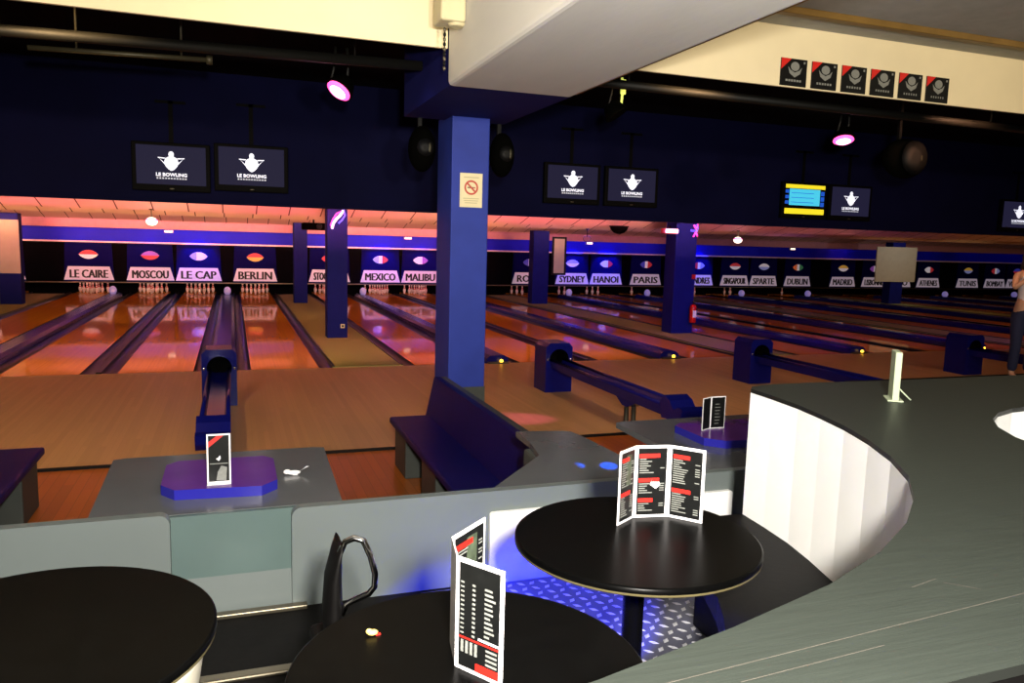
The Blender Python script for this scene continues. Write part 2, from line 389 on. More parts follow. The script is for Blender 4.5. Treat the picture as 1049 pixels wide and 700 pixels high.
# arrows and dots inlaid
for k in range(-3, 4):
    yy = 4.6-.22*abs(k); xx = k*.14
    lane_s.prism([(xx-.022, yy-.12), (xx+.022, yy-.12), (xx, yy+.06)], .0005, .001, sign_ink)
gut = MB()
N = 9
pr = [(HL+GW/2-GW/2*math.cos(PI*i/N), -.003-.085*math.sin(PI*i/N)) for i in range(N+1)]
vs = [(p[0], y, p[1]) for y in (0.004, Y_END+1.2) for p in pr]
gut.add(vs, [(i, i+1, N+2+i, N+1+i) for i in range(N)], gutter_m, True)
me_l = lane_s.mesh('lane_surface'); me_g = gut.mesh('gutter')
gutL = MB(); gutL.add([(-p[0], p[1], p[2]) for p in vs], [(i+1, i, N+1+i, N+2+i) for i in range(N)], gutter_m, True); me_gl = gutL.mesh('gutter')
for n in order:
    t = thing('bowling_lane', 'glossy orange wooden bowling lane running to the %s sign' % n, 'bowling lane', (LX[n], 0, 0), 0, 'bowling lanes')
    for nm, me in (('lane_surface', me_l), ('gutter', me_g), ('gutter', me_gl)):
        o = bpy.data.objects.new(nm, me); col.objects.link(o); o.parent = t

# ------------------------------------------------------------------ masking panels with city boards
def ellipse(cx, cz, rx, rz, n=20): return [(cx+rx*math.cos(2*PI*i/n), cz+rz*math.sin(2*PI*i/n)) for i in range(n)]
def flag_poly(): # lens shape, pointed left and right like the photo's badges
    up_ = [(-.31+.62*i/10, .16*math.sin(PI*i/10)**.7) for i in range(11)]
    return up_
flags = {'LE CAIRE': ('red', 'white', 'h'), 'MOSCOU': ('purple', 'red', 'h'), 'LE CAP': ('pale', 'white', 'v'), 'BERLIN': ('red', 'gold', 'h'), 'STOCKHOLM': ('red', 'purple', 'v'),
         'MEXICO': ('pale', 'red', 'v'), 'MALIBU': ('white', 'purple', 'v'), 'ROME': ('blue', 'red', 'v'), 'SYDNEY': ('pale', 'white', 'h'), 'HANOI': ('white', 'red', 'v'), 'PARIS': ('blue', 'red', 'v'),
         'LONDRES': ('red', 'pale', 'v'), 'SINGAPOUR': ('red', 'white', 'h'), 'SPARTE': ('white', 'pale', 'h'), 'DUBLIN': ('orange', 'green', 'v'), 'MADRID': ('gold', 'white', 'h'), 'LISBONNE': ('purple', 'red', 'v')}
for i, n in enumerate(order):
    t = thing('masking_panel', 'dark masking panel above the pins with the white %s name board' % n, 'masking panel', (LX[n], Y_MASK, 0), 0, 'masking panels over the pins')
    MB().prism([(-.80, .44), (.80, .44), (.74, 1.84), (-.74, 1.84)], 0, .04, mask_m, 'Y').build('panel', t)
    # black recess post beside the panel
    l = LX[n]; nx = LX[order[i+1]] if i+1 < len(order) else l+A
    MB().prism([(.80, .44), (nx-l-.80, .44), (nx-l-.74, 1.84), (.74, 1.84)], .05, .09, mask_gap, 'Y').build('recess_panel', t)
    bd = MB().prism([(-.80, .50), (.80, .50), (.66, .98), (-.66, .98)], -.03, -.001, sign_white, 'Y').build('name_board', t)
    w = min(1.2, .25*len(n)+.12)
    text_mb(n, w, .29, sign_ink, .004, 0, 3).build('lettering', bd, (0, -.031, .72))
    c1, c2, o_ = flags.get(n, (random.choice(['red', 'blue', 'gold', 'white']), random.choice(['white', 'red', 'pale']), random.choice('hv')))
    fb = MB(); top = flag_poly()
    if o_ == 'h':
        if n == 'BERLIN':
            pass
        fb.prism([(x_, z_+1.41) for x_, z_ in top], -.02, -.001, flagc[c1], 'Y')
        fb.prism([(x_, 1.41-z_) for x_, z_ in top], -.02, -.001, flagc[c2], 'Y')
    else:
        full = top+[(x_, -z_) for x_, z_ in reversed(top[1:-1])]
        Lh = [(x_, z_+1.41) for x_, z_ in full if x_ <= -.06]; Rh = [(x_, z_+1.41) for x_, z_ in full if x_ >= .06]
        Mh = [(x_, z_+1.41) for x_, z_ in full if -.063 <= x_ <= .063]
        for poly, c in ((Lh, c1), (Rh, c2), ([(-.07, 1.41+.15), (.07, 1.41+.15), (.07, 1.41-.15), (-.07, 1.41-.15)], 'white')):
            cx = sum(p[0] for p in poly)/len(poly); poly = sorted(poly, key=lambda p: math.atan2(p[1]-1.41, p[0]-cx))
            fb.prism(poly, -.02 if c != 'white' else -.022, -.001, flagc[c], 'Y')
    fb.build('flag_badge', t)

# ------------------------------------------------------------------ pins
prof = [(.0255, 0), (.029, .01), (.045, .06), (.0606, .115), (.058, .15), (.045, .19), (.03, .225), (.0235, .255), (.0245, .285), (.031, .325), (.0325, .342), (.028, .362), (.015, .377), (.004, .381)]
pm = [pin_white]*5+[pin_red, pin_white, pin_red]+[pin_white]*5
pin_me = MB().lathe(prof, pin_white, seg=14, mats=pm).mesh('bowling_pin')
pos_name = ['front white pin', 'left white pin of the second row', 'right white pin of the second row', 'left white pin of the third row', 'middle white pin of the third row', 'right white pin of the third row',
            'far left white pin of the back row', 'inner left white pin of the back row', 'inner right white pin of the back row', 'far right white pin of the back row']
pp = []
for r in range(4):
    for k in range(r+1): pp.append(((k-r/2)*.305, 18.06+.264*r))
racks = {n: range(10) for n in ('TOKYO', 'LE CAIRE', 'MOSCOU', 'LE CAP', 'BERLIN', 'STOCKHOLM', 'MEXICO', 'MALIBU')}
racks.update({'ROME': (1, 3, 6), 'SYDNEY': (1, 3), 'HANOI': (1, 3, 6), 'PARIS': (3,), 'LONDRES': (9,), 'SINGAPOUR': (5, 8, 9), 'DUBLIN': (3,)})
for n, ks in racks.items():
    for k in ks:
        o = bpy.data.objects.new('bowling_pin', pin_me); col.objects.link(o)
        o.location = (LX[n]+pp[k][0], pp[k][1], 0)
        tag(o, '%s under the %s board' % (pos_name[k], n), 'bowling pin', 'bowling pins standing under the %s board' % n)

# ------------------------------------------------------------------ ball returns
def ball_return(n1, n2, near):
    cx = (LX[n1]+LX[n2])/2; hw = (ex(n2, -1)-ex(n1, 1))/2
    desc = ('blue ball return with hood and track between the %s and %s lanes' if near else 'long dark ball return capping between the %s and %s lanes') % (n1, n2)
    t = thing('ball_return', desc, 'ball return', (cx, 0, 0), 0, 'ball returns between lane pairs')
    cap = MB().prism([(-hw, 0), (hw, 0), (hw*.92, .09), (hw*.6, .14), (-hw*.6, .14), (-hw*.92, .09)], 0.02, 16.6, navy_gloss, 'Y')
    cap.build('track_cap', t)
    MB().ball((0, 15.9, .26), (.12, .16, .15), dome_m).build('end_dome', t)
    f = MB().bbox(-hw*.9, hw*.9, -.09, .02, 0, .03, steel, .008); f.build('foul_plate', t)
    MB().ball((.05, -.06, .05), (.035, .03, .03), foul_amber, 10, 6).build('foul_lamp', t)
    if not near: return t
    # hood: side cheeks, rounded top, round mouth
    W, H, y0, y1, R = .215, .745, -2.86, -2.40, .155
    zc = .50
    hd = MB()
    # front plate with mouth
    out = [(-W, 0), (W, 0), (W, H-.06), (W-.06, H), (-W+.06, H), (-W, H-.06)]
    hole = [(R*math.cos(2*PI*i/24), zc+R*1.0*math.sin(2*PI*i/24)) for i in range(24)]
    tes = tessellate_polygon([[Vector((a, b, 0)) for a, b in out], [Vector((a, b, 0)) for a, b in hole]])
    allp = out+hole
    hd.add([(a, y0, b) for a, b in allp], [tuple(q) for q in tes], navy_gloss)
    hd.prism(out, y0, y1, navy_gloss, 'Y', caps=False)
    hd.add([(a, y1, b) for a, b in out], [tuple(range(6))], navy_gloss)
    hd.build('hood', t)
    mo = MB(); mo.prism(hole, y0-.004, y0+.45, pit_black, 'Y', caps=False); mo.add([(a, y0+.45, b) for a, b in hole], [tuple(range(24))], pit_black)
    mo.build('hood_mouth', t)
    for s in (-1, 1): MB().ball((s*.185, y0-.004, .5), (.016, .012, .022), chrome, 10, 6).build('bolt', t)
    # front rack: shallow channel with side rails, runs toward the seats
    rk = MB()
    rk.prism([(-.135, .47), (-.10, .47), (-.085, .43), (.085, .43), (.10, .47), (.135, .47), (.12, .36), (-.12, .36)], -6.2, y0+.1, navy_gloss, 'Y')
    rk.build('ball_track', t)
    for s in (-1, 1): MB().tube([(s*.12, y0+.1, .485), (s*.12, -6.15, .485)], .02, navy_gloss, 8).build('side_rail', t)
    # rounded end stop with two horns
    es = MB()
    es.prism([(-6.5, .42), (-6.44, .36), (-6.1, .34), (-6.05, .5), (-6.14, .6), (-6.25, .56), (-6.34, .47), (-6.44, .52), (-6.52, .5)], -.145, .145, navy_gloss, 'X')
    es.build('end_stop', t)
    lg = MB().prism([(-5.42, .36), (-4.85, .36), (-5.05, .26), (-5.18, .26)], -.08, .08, navy_gloss, 'X')
    lg.build('leg_bracket', t)
    MB().lathe([(.05, 0), (.05, .03), (.03, .05), (.03, .27)], steel, (-.05, -5.12, 0), 12).build('leg', t)
    MB().lathe([(.05, 0), (.05, .03), (.03, .05), (.03, .27)], steel, (.05, -5.12, 0), 12).build('leg', t)
    return t
for i in range(1, len(order)-1, 2):
    n1, n2 = order[i], order[i+1]
    ball_return(n1, n2, n1 in ('LE CAIRE', 'LE CAP', 'STOCKHOLM', 'MALIBU', 'ROME', 'HANOI'))

# ------------------------------------------------------------------ pillars
def pillar(x, y, w, d, z1, label, m, skirt=0):
    b = MB()
    if skirt: b.box(x-w/2-.004, x+w/2+.004, y-.004, y+d+.004, 0, skirt, bench_grey)
    b.bbox(x-w/2, x+w/2, y, y+d, 0, z1, m, .012)
    o = struct('pillar', b, label, 'pillar')
    return o
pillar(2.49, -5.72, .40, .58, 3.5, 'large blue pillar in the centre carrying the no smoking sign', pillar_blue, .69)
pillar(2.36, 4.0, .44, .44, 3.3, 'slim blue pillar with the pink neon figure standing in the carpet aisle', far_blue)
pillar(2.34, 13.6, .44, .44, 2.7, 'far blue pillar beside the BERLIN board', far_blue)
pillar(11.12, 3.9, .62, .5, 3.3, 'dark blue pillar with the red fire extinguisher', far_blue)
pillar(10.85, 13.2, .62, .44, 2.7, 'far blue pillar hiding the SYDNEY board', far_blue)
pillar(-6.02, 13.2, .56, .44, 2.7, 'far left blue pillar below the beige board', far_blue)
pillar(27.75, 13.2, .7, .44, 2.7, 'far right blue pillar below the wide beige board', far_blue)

# beige boards on the pillars
def board(x, y, w, z0, z1, label, frame=None):
    t = thing('notice_board', label, 'board', (x, y, z0))
    MB().bbox(-w/2, w/2, -.05, 0, 0, z1-z0, board_m, .008).build('board_face', t)
    if frame:
        f = MB(); e = .07
        f.box(-w/2-e, -w/2, -.06, .0, -e, z1-z0+e, black_m).box(w/2, w/2+e, -.06, .0, -e, z1-z0+e, black_m).box(-w/2, w/2, -.06, .0, -e, 0, black_m).box(-w/2, w/2, -.06, .0, z1-z0, z1-z0+e, black_m)
        f.build('frame', t)
    return t
board(-6.02, 13.2, .60, .93, 2.5, 'beige board hung on the far left pillar')
board(27.6, 13.2, 2.25, .98, 2.5, 'wide beige board on the far right pillar')
board(11.52, 13.14, .42, 1.16, 2.42, 'narrow beige board in a black frame beside the far central pillar', True)

# no smoking sign on the big pillar
t = thing('no_smoking_sign', 'cream no smoking sign with red ring on the large blue pillar', 'sign', (2.497, -5.725, 2.565))
MB().bbox(-.12, .12, -.008, 0, 0, .345, paper_cream, .003).build('sheet', t)
ring = MB()
pts = lambda r: [(r*math.cos(2*PI*i/32), .2+r*math.sin(2*PI*i/32)) for i in range(32)]
a, b = pts(.074), pts(.056)
ring.add([(p[0], -.0095, p[1]) for p in a+b], [(i, (i+1) % 32, 32+(i+1) % 32, 32+i) for i in range(32)], sign_red)
s2 = .7071
ring.add([(-.06*s2-.009*s2, -.0097, .2+.06*s2-.009*s2), (-.06*s2+.009*s2, -.0097, .2+.06*s2+.009*s2), (.06*s2+.009*s2, -.0097, .2-.06*s2+.009*s2), (.06*s2-.009*s2, -.0097, .2-.06*s2-.009*s2)], [(0, 1, 2, 3)], sign_red)
ring.build('prohibition_ring', t)
MB().box(-.04, .03, -.0092, -.008, .192, .206, cig_brown).box(.032, .045, -.0092, -.008, .192, .206, sign_red).build('cigarette', t)
MB().box(-.08, .08, -.009, -.008, .297, .307, paper_text).build('heading_line', t)
for k in range(3): MB().box(-.085+.01*k, .085-.01*k, -.009, -.008, .085-.022*k, .094-.022*k, paper_text).build('printed_line', t)

# neon figures on pillars
t = thing('neon_sign', 'pink and white neon figure at the top of the slim blue pillar', 'neon sign', (2.36, 3.98, 2.42))
MB().tube([(-.12, 0, .0), (-.09, -.01, .12), (-.02, -.01, .22), (.06, -.01, .3), (.12, 0, .4)], .028, neon_white, 8).build('white_tube', t)
MB().tube([(-.15, 0, .06), (-.1, -.01, .2), (-.02, -.01, .33), (.1, -.01, .38)], .016, neon_pink, 8).build('pink_tube', t)
MB().tube([(.02, 0, .12), (.1, -.01, .2), (.16, 0, .3), (.13, 0, .42)], .018, neon_blue, 8).build('blue_tube', t)
t = thing('neon_sign', 'small red and blue neon figure high on the pillar with the extinguisher', 'neon sign', (11.36, 3.88, 2.5))
MB().tube([(-.06, 0, .0), (0, -.01, .12), (.06, 0, .02)], .025, neon_pink, 8).tube([(-.06, 0, .3), (0, -.01, .2), (.06, 0, .32)], .025, neon_pink, 8).build('pink_tube', t)
MB().tube([(-.14, 0, .16), (.02, -.01, .15), (.05, 0, .24), (0, 0, .3)], .03, neon_blue, 8).build('blue_tube', t)
# fire extinguisher
t = thing('fire_extinguisher', 'red fire extinguisher with pale label on the dark blue pillar', 'fire extinguisher', (11.36, 3.8, .3))
MB().lathe([(.075, 0), (.085, .02), (.085, .4), (.07, .45), (.03, .48)], red_metal, seg=18).build('cylinder', t)
MB().box(-.05, .05, -.088, -.08, .14, .32, menu_white).build('label', t)
MB().tube([(0, 0, .47), (0, 0, .53), (-.07, -.02, .55)], .014, black_m, 8).build('handle', t)
MB().tube([(.02, 0, .52), (.1, -.02, .46), (.1, -.02, .2)], .012, black_m, 8).build('hose', t)
MB().bbox(-.05, .05, .08, .1, .1, .36, black_m, .005).build('wall_bracket', t)
tag(MB().bbox(11.33, 11.43, 3.86, 3.9, 1.42, 1.54, red_metal, .01).build('alarm_button'), 'small red alarm button on the pillar above the extinguisher', 'alarm button')
t = thing('socket_plate', 'small pale socket plate near the foot of the slim blue pillar', 'socket', (2.47, 3.99, .28))
MB().bbox(-.045, .045, -.012, 0, -.045, .045, beige_plastic, .004).build('plate', t); MB().lathe([(.025, 0), (.025, .006)], black_m, (0, -.013, 0), 14, 'Y').build('socket_face', t)

# ------------------------------------------------------------------ monitors
def logo_parts(t, y=-.045, sc_=1.):
    lg = MB()
    body = [(0, -.105), (.03, -.09), (.062, -.055), (.078, -.012), (.07, .03), (.045, .052), (.024, .062), (-.024, .062), (-.045, .052), (-.07, .03), (-.078, -.012), (-.062, -.055), (-.03, -.09)]
    def S(p): return [(a*sc_, b*sc_+.045*sc_) for a, b in p]
    lg.prism(S(body), y-.004, y, logo_m, 'Y')
    lg.prism(S([(.03*math.cos(2*PI*i/16), .087+.036*math.sin(2*PI*i/16)) for i in range(16)]), y-.004, y, logo_m, 'Y')
    for s in (-1, 1):
        lg.prism(S([(s*.06, .045), (s*.145, .05), (s*.145, .04), (s*.075, .033)]), y-.004, y, logo_m, 'Y')
        lg.prism(S([(s*.145, .05), (s*.135, .04), (s*.07, -.035), (s*.066, -.02)]), y-.004, y, logo_m, 'Y')
    lg.build('logo', t)
    text_mb('LE BOWLING', .34*sc_, .042*sc_, logo_m, .003, .03).build('lettering', t, (0, y, -.105*sc_))
    cp_ = MB()
    for k in range(11): cp_.box((-.165+k*.031)*sc_, (-.165+k*.031+.02)*sc_, y-.003, y, -.158*sc_, -.14*sc_, cap_m)
    cp_.build('caption_marks', t)
def monitor(x, z, label, kind='logo', y=-1.36):
    t = thing('monitor', label, 'monitor', (x, y, z), 0, 'monitors hung above the lanes')
    w, h = .475, .282
    MB().bbox(-w-.035, w+.035, -.03, .05, -h-.07, h+.035, bezel_m, .012).build('bezel', t)
    MB().box(-w+.025, w-.025, -.036, -.03, -h+.02, h-.01, screen_m if kind == 'logo' else bezel_m).build('screen', t)
    MB().ball((0, -.031, -h-.035), (.035, .006, .01), steel, 10, 6).build('maker_badge', t)
    MB().box(-.03, .03, .05, .07, -.1, .9, bezel_m).box(-.2, .2, .05, .07, .86, .9, bezel_m).build('hanging_bracket', t)
    if kind == 'logo': logo_parts(t, -.037, 1.18)
    else:
        MB().box(-.45, .45, -.04, -.036, .2, .27, scr_yellow).build('top_bar', t)
        MB().box(-.45, .45, -.04, -.036, -.27, -.17, scr_yellow).build('bottom_bar', t)
        g = MB().box(-.36, .34, -.04, -.036, -.11, .19, scr_cyan); g.build('score_field', t)
        r = MB()
        for k in range(3): r.box(-.45, -.37, -.04, -.036, -.09+.1*k, -.03+.1*k, scr_blue).box(.36, .44, -.04, -.036, -.12+.1*k, -.04+.1*k, scr_blue)
        for k in range(3): r.box(-.32, .2, -.0415, -.04, -.06+.085*k, -.05+.085*k, scr_blue)
        r.build('score_rows', t)
monitor(-.60, 3.16, 'monitor with white pin logo, left one of the pair left of the large pillar')
monitor(.47, 3.20, 'monitor with white pin logo, right one of the pair left of the large pillar')
monitor(5.55, 3.24, 'monitor with white pin logo, nearest to the right of the large pillar')
monitor(6.66, 3.24, 'monitor with white pin logo, beside the one nearest the large pillar on its right')
monitor(10.30, 3.17, 'monitor showing the yellow and cyan score table', 'score')
monitor(11.38, 3.17, 'monitor with white pin logo right beside the yellow score screen')
monitor(15.86, 3.09, 'monitor with white pin logo at the far right edge of the photo')

# ------------------------------------------------------------------ hall ceiling pipe, spotlights, speakers
t = thing('ceiling_pipe', 'dark olive pipe running across under the black hall ceiling', 'pipe', (0, -6.2, 3.74))
MB().tube([(-9, 0, -.12), (1.86, 0, .07)], .045, olive_metal, 10).build('pipe_run', t)
MB().tube([(2.94, 0, .1), (13, 0, .04)], .045, olive_metal, 10).build('pipe_run', t)
for xx in (-6, -1.5, 4, 9): MB().tube([(xx, 0, .06 if xx > 0 else -.04), (xx, 0, .76)], .012, olive_metal, 6).build('hanger_rod', t)
t = thing('conduit', 'short pale conduit with capped end under the ceiling pipe', 'conduit', (0, -6.0, 3.70))
MB().tube([(-1.35, 0, -.02), (.02, 0, .02)], .022, pipe_grey, 8).build('tube', t); MB().tube([(.0, 0, .02), (.05, 0, .02)], .04, pipe_grey, 10).build('end_cap', t)
MB().tube([(-1.0, 0, 0), (-1.0, 0, .8)], .01, pipe_grey, 6).tube([(-.2, 0, 0), (-.2, 0, .8)], .01, pipe_grey, 6).build('hanger_rod', t)
def spotlight(x, y, z, label, tilt, on=True, glowm=None, s=1.):
    t = thing('spotlight', label, 'spotlight', (x, y, z))
    MB().tube([(-.05*s, 0, .38*s), (-.06*s, 0, .2*s), (-.1*s, 0, .03*s)], .012, olive_metal, 8).build('yoke_arm', t)
    MB().tube([(.06*s, 0, .38*s), (.07*s, 0, .2*s), (.06*s, 0, .05*s)], .014, glowm or olive_metal, 8).build('yoke_arm', t)
    if glowm: MB().bbox(.04*s, .1*s, -.03, .0, .2*s, .36*s, glowm, .01).build('yellow_lit_patch', t)
    M = Matrix.Rotation(tilt, 4, 'Y') @ Matrix.Rotation(-.3, 4, 'X')
    MB().lathe([(.05*s, .12*s), (.09*s, .1*s), (.13*s, .0), (.14*s, -.03*s), (.125*s, -.03*s)], speaker_m, seg=20).xf(M).build('housing', t)
    if on:
        MB().lathe([(.115*s, -.025*s), (.122*s, -.045*s), (.1*s, -.06*s)], lamp_pink, seg=20).xf(M).build('glowing_rim', t)
        MB().ball((0, 0, -.05*s), (.09*s, .09*s, .03*s), lamp_core, 14, 8).xf(M).build('bulb', t)
    else:
        MB().lathe([(.12*s, -.02*s), (.1*s, -.028*s)], black_m, seg=20).xf(M).build('lens', t)
    return t
spotlight(1.2, -5.6, 3.66, 'tilted pink glowing spotlight hanging left of the white beam', .6)
spotlight(4.17, -5.6, 3.66, 'unlit spotlight with yellow-lit bracket hanging right of the white beam', -.5, False, yellow_glow)
spotlight(7.3, -5.6, 3.62, 'pink glowing spotlight hanging below the row of black posters', .15)
tag(MB().tube([(1.32, -5.7, 3.95), (1.32, -5.7, 4.5)], .008, olive_metal, 6).build('hanger_rod'), 'thin rod above the left pink spotlight', 'rod')
def speaker(x, y, z, rx, rz, label):
    t = thing('wall_speaker', label, 'speaker', (x, y, z))
    MB().ball((0, 0, 0), (rx, .16, rz), speaker_m, 20, 14).build('cabinet', t)
    MB().lathe([(rx*.55, 0), (rx*.62, .02), (rx*.2, .035)], black_m, (0, -.14, 0), 18, 'Y').build('cone', t)
    MB().ball((rx*.3, -.165, 0), (.02, .01, .05), pipe_grey, 8, 6).build('badge', t)
    MB().box(-.02, .02, .1, .14, 0, 4.5-z, black_m).build('bracket', t)
speaker(2.02, -5.55, 3.14, .14, .23, 'round black speaker on the left side of the large blue pillar')
speaker(2.88, -5.55, 3.13, .13, .23, 'round black speaker on the right side of the large blue pillar')
speaker(8.3, -5.6, 3.42, .34, .25, 'big dark speaker under the ceiling near the right posters')

# small lamps and boxes under the lane ceiling
def ceil_lamp(x, y, label, lit=True, z=2.74, drop=.22):
    t = thing('ceiling_lamp', label, 'lamp', (x, y, z))
    MB().lathe([(.05, 0), (.05, -.02), (.012, -.03), (.012, -drop)], steel if lit else black_m, seg=12).build('stem', t)
    if lit:
        MB().ball((0, 0, -drop-.05), (.12, .12, .09), lamp_white, 14, 8).build('glowing_globe', t)
        MB().lathe([(.05, -drop+.03), (.13, -drop-.02), (.12, -drop-.03)], neon_pink, seg=16).build('rim', t)
    else:
        MB().tube([(.11*math.cos(2*PI*i/20), 0, -drop-.05+.08*math.sin(2*PI*i/20)) for i in range(20)], .012, steel, 6, True).build('ring', t)
ceil_lamp(-1.45, 5.2, 'bright globe lamp under the ceiling above the MOSCOU lane')
ceil_lamp(13.6, 5.2, 'bright globe lamp under the ceiling right of the extinguisher pillar')
ceil_lamp(9.4, 6.2, 'pale ring lamp under the ceiling above the central lanes', False, 2.66)
t = thing('projector', 'black projector box under the ceiling beside the slim pillar', 'projector', (2.1, 6.6, 2.4))
MB().bbox(-.28, .28, -.2, .2, 0, .18, speaker_m, .03).build('case', t); MB().lathe([(.07, 0), (.06, .04)], black_m, (.12, -.2, .09), 14, 'Y').build('lens', t); MB().tube([(0, 0, .18), (0, 0, .26)], .02, black_m, 8).build('mount', t)
t = thing('dome_camera', 'dark half dome under the ceiling right of the large pillar', 'camera', (9.75, 5.0, 2.738))
MB().lathe([(.22, 0), (.24, -.04), (.22, -.1), (.14, -.18), (.04, -.21)], speaker_m, seg=20).build('dome', t); MB().lathe([(.26, 0), (.26, -.03)], black_m, seg=20).build('base_ring', t)
t = thing('wall_light', 'bright pink and white lamp box left of the extinguisher pillar top', 'lamp', (10.55, 3.8, 2.62))
MB().bbox(-.22, .22, -.06, .06, -.07, .07, red_metal, .02).build('case', t); MB().box(-.15, .21, -.068, -.06, -.045, .05, neon_white).build('glowing_panel', t)
MB().box(-.02, .02, -.02, .02, .07, .14, black_m).build('mount', t)
for xx, lb in ((-2.0, 'above the MOSCOU board'), (6.9, 'above the MALIBU board'), (15.0, 'above the HANOI board'), (25.9, 'above the DUBLIN board')):
    t = thing('valance_lamp', 'small white lamp on the blue wall strip ' + lb, 'lamp', (xx, 17.97, 2.3), 0)
    MB().bbox(-.16, .16, -.08, .02, -.05, .05, mauve_m, .01).build('case', t); MB().box(-.13, .13, -.085, -.08, -.03, .03, lamp_white).build('glowing_panel', t)

# posters on the bulkhead
for k in range(6):
    xx = 5.21+k*.358
    wh = ['leftmost of the six', 'second from the left of the six', 'third from the left of the six', 'third from the right of the six', 'second from the right of the six', 'rightmost of the six']
    t = thing('poster', 'square black poster on the cream bulkhead, %s' % wh[k], 'poster', (xx, YB, 3.885), 0, 'six black posters on the bulkhead')
    MB().bbox(-.15, .15, -.012, 0, -.125, .125, menu_black, .003).build('sheet', t)
    MB().prism([(-.148, .02), (-.148, .123), (-.035, .123)], -.014, -.012, menu_red, 'Y').build('red_corner', t)
    e = MB()
    e.prism([(.05*math.cos(2*PI*i/14)+.01, .055+.042*math.sin(2*PI*i/14)) for i in range(14)], -.014, -.012, menu_grey, 'Y')
    e.prism([(-.07, .05), (-.05, -.01), (.01, -.045), (.07, -.01), (.09, .05), (.06, .02), (.01, .0), (-.04, .02)], -.014, -.012, menu_grey, 'Y')
    e.box(.105, .125, -.014, -.012, .085, .105, menu_grey)
    e.build('emblem', t)
    e = MB()
    for q in range(6): e.box(-.09+q*.031+.002*k, -.09+q*.031+.022, -.014, -.012, -.085, -.065, menu_grey)
    e.build('printed_line', t)

# emergency light with chain on the bulkhead beside the beam
t = thing('emergency_light', 'beige emergency light box at the left side of the white beam', 'emergency light', (1.735, -7.62, 3.80))
MB().bbox(-.09, .1, -.12, .12, .02, .42, beige_plastic, .02).build('case', t)
MB().lathe([(.05, 0), (.065, .02), (.065, .05)], beige_plastic, (.05, -.03, 0), 16).build('lamp_cup', t)
ch = MB()
for k in range(9): ch.ball((-.03, 0, -.02-k*.035), (.012, .012, .018), black_m if k % 2 else steel, 8, 6)
ch.build('pull_chain', t)

# ------------------------------------------------------------------ bowlers' seating
def bench(x0, x1, y0, y1, label, back=True, leanx=.12):
    t = thing('bench', label, 'bench', (0, 0, -.02))
    MB().bbox(x0, x1, y0, y1, .42, .485, bench_navy, .02, 3).build('seat', t)
    for k in range(2):
        ya = y1-.55-k*1.15
        MB().bbox(x0+.05, x1-.05, ya, ya+.5, 0.0, .42, bench_grey, .01).build('base_panel', t)
    if back:
        b = MB(); yy = (y0-.05, y1+.06)
        pr_ = [(x1-.06, .40), (x1+leanx-.06, .86), (x1+leanx, .86), (x1, .40)]
        b.prism(pr_, yy[0], yy[1]-.0, bench_navy, 'Y'); b.build('backrest', t)
        MB().prism([(a+.062, z) for a, z in pr_], yy[0], yy[1], bench_grey, 'Y').build('back_panel', t)
    return t
bench(1.63, 2.06, -8.6, -5.95, 'navy upholstered bench with back standing before the large blue pillar', True, .1)
bench(-2.2, -1.28, -8.9, -6.42, 'navy bench seat at the left edge of the photo', False)

def console(cx, y0, y1, w0, w1, label, tray=True, ty=0, ts=1):
    t = thing('scoring_console', label, 'console', (cx, 0, 0))
    top = [(-w1/2, y0), (w1/2, y0), (w0/2, y1-.02), (w0/2-.06, y1), (-w0/2+.06, y1), (-w0/2, y1-.02)]
    MB().prism(top, 1.035, 1.07, console_m).build('console_top', t)
    if tray:
        oc = [(-.19, -9.97), (.17, -10.0), (.24, -9.92), (.24, -9.56), (.19, -9.5), (-.2, -9.5), (-.25, -9.56), (-.25, -9.88)]
        oc = [(a*ts, b+ty) for a, b in oc]
        MB().prism(oc, 1.07, 1.115, purple_m, side=tray_edge).build('tray', t)
    MB().bbox(-.3, .3, y0+.15, y1-.2, -.02, 1.035, bench_grey, .02).build('pedestal', t)
    return t
console(.12, -10.16, -9.22, 1.04, 1.0, 'grey scoring console with purple tray left of the large pillar')
console(3.12, -10.16, -9.05, 1.20, 1.26, 'grey scoring console with purple tray behind the curved white booth', True, .16, 1.45)
t = thing('side_table', 'dark grey table with blue light spots beside the navy bench', 'table', (0, 0, 0))
MB().prism([(1.30, -10.18), (2.2, -10.18), (2.15, -9.34), (2.13, -9.22), (2.08, -9.19), (1.80, -9.14), (1.79, -9.4), (1.74, -9.68)], 1.035, 1.07, console_m).build('table_top', t)
MB().bbox(1.75, 2.05, -10.05, -9.4, -.02, 1.035, bench_grey, .02).build('pedestal', t)

# partition: two grey panels and the recessed green-grey panel between them
def rrect(x0, x1, z0, z1, rl=0, rr=0, n=6):
    p = [(x0, z0), (x1, z0)]
    p += [(x1-rr+rr*math.cos(PI/2*i/n), z1-rr+rr*math.sin(PI/2*i/n)) for i in range(n+1)] if rr else [(x1, z1)]
    p += [(x0+rl-rl*math.sin(PI/2*i/n), z1-rl+rl*math.cos(PI/2*i/n)) for i in range(n+1)] if rl else [(x0, z1)]
    return p
tag(MB().prism(rrect(-4.5, -.07, .651, 1.10, 0, .04), -10.25, -10.2, grey_panel, 'Y').build('partition_panel'), 'grey partition panel at the left behind the drum table', 'partition')
tag(MB().prism(rrect(.40, 3.6, .651, 1.085, .04, 0), -10.25, -10.2, grey_panel, 'Y').build('partition_panel'), 'long grey partition panel behind the chair and the white panel', 'partition')
t = thing('recessed_panel', 'greenish grey recessed panel between the two partition panels', 'panel', (0, 0, 0))
MB().box(-.12, .45, -10.19, -10.165, .80, 1.069, grey_green).build('upper_face', t)
MB().prism([(-10.19, .8), (-10.165, .8), (-10.1, .651), (-10.21, .651)], -.12, .45, grey_panel, 'X').build('lower_face', t)
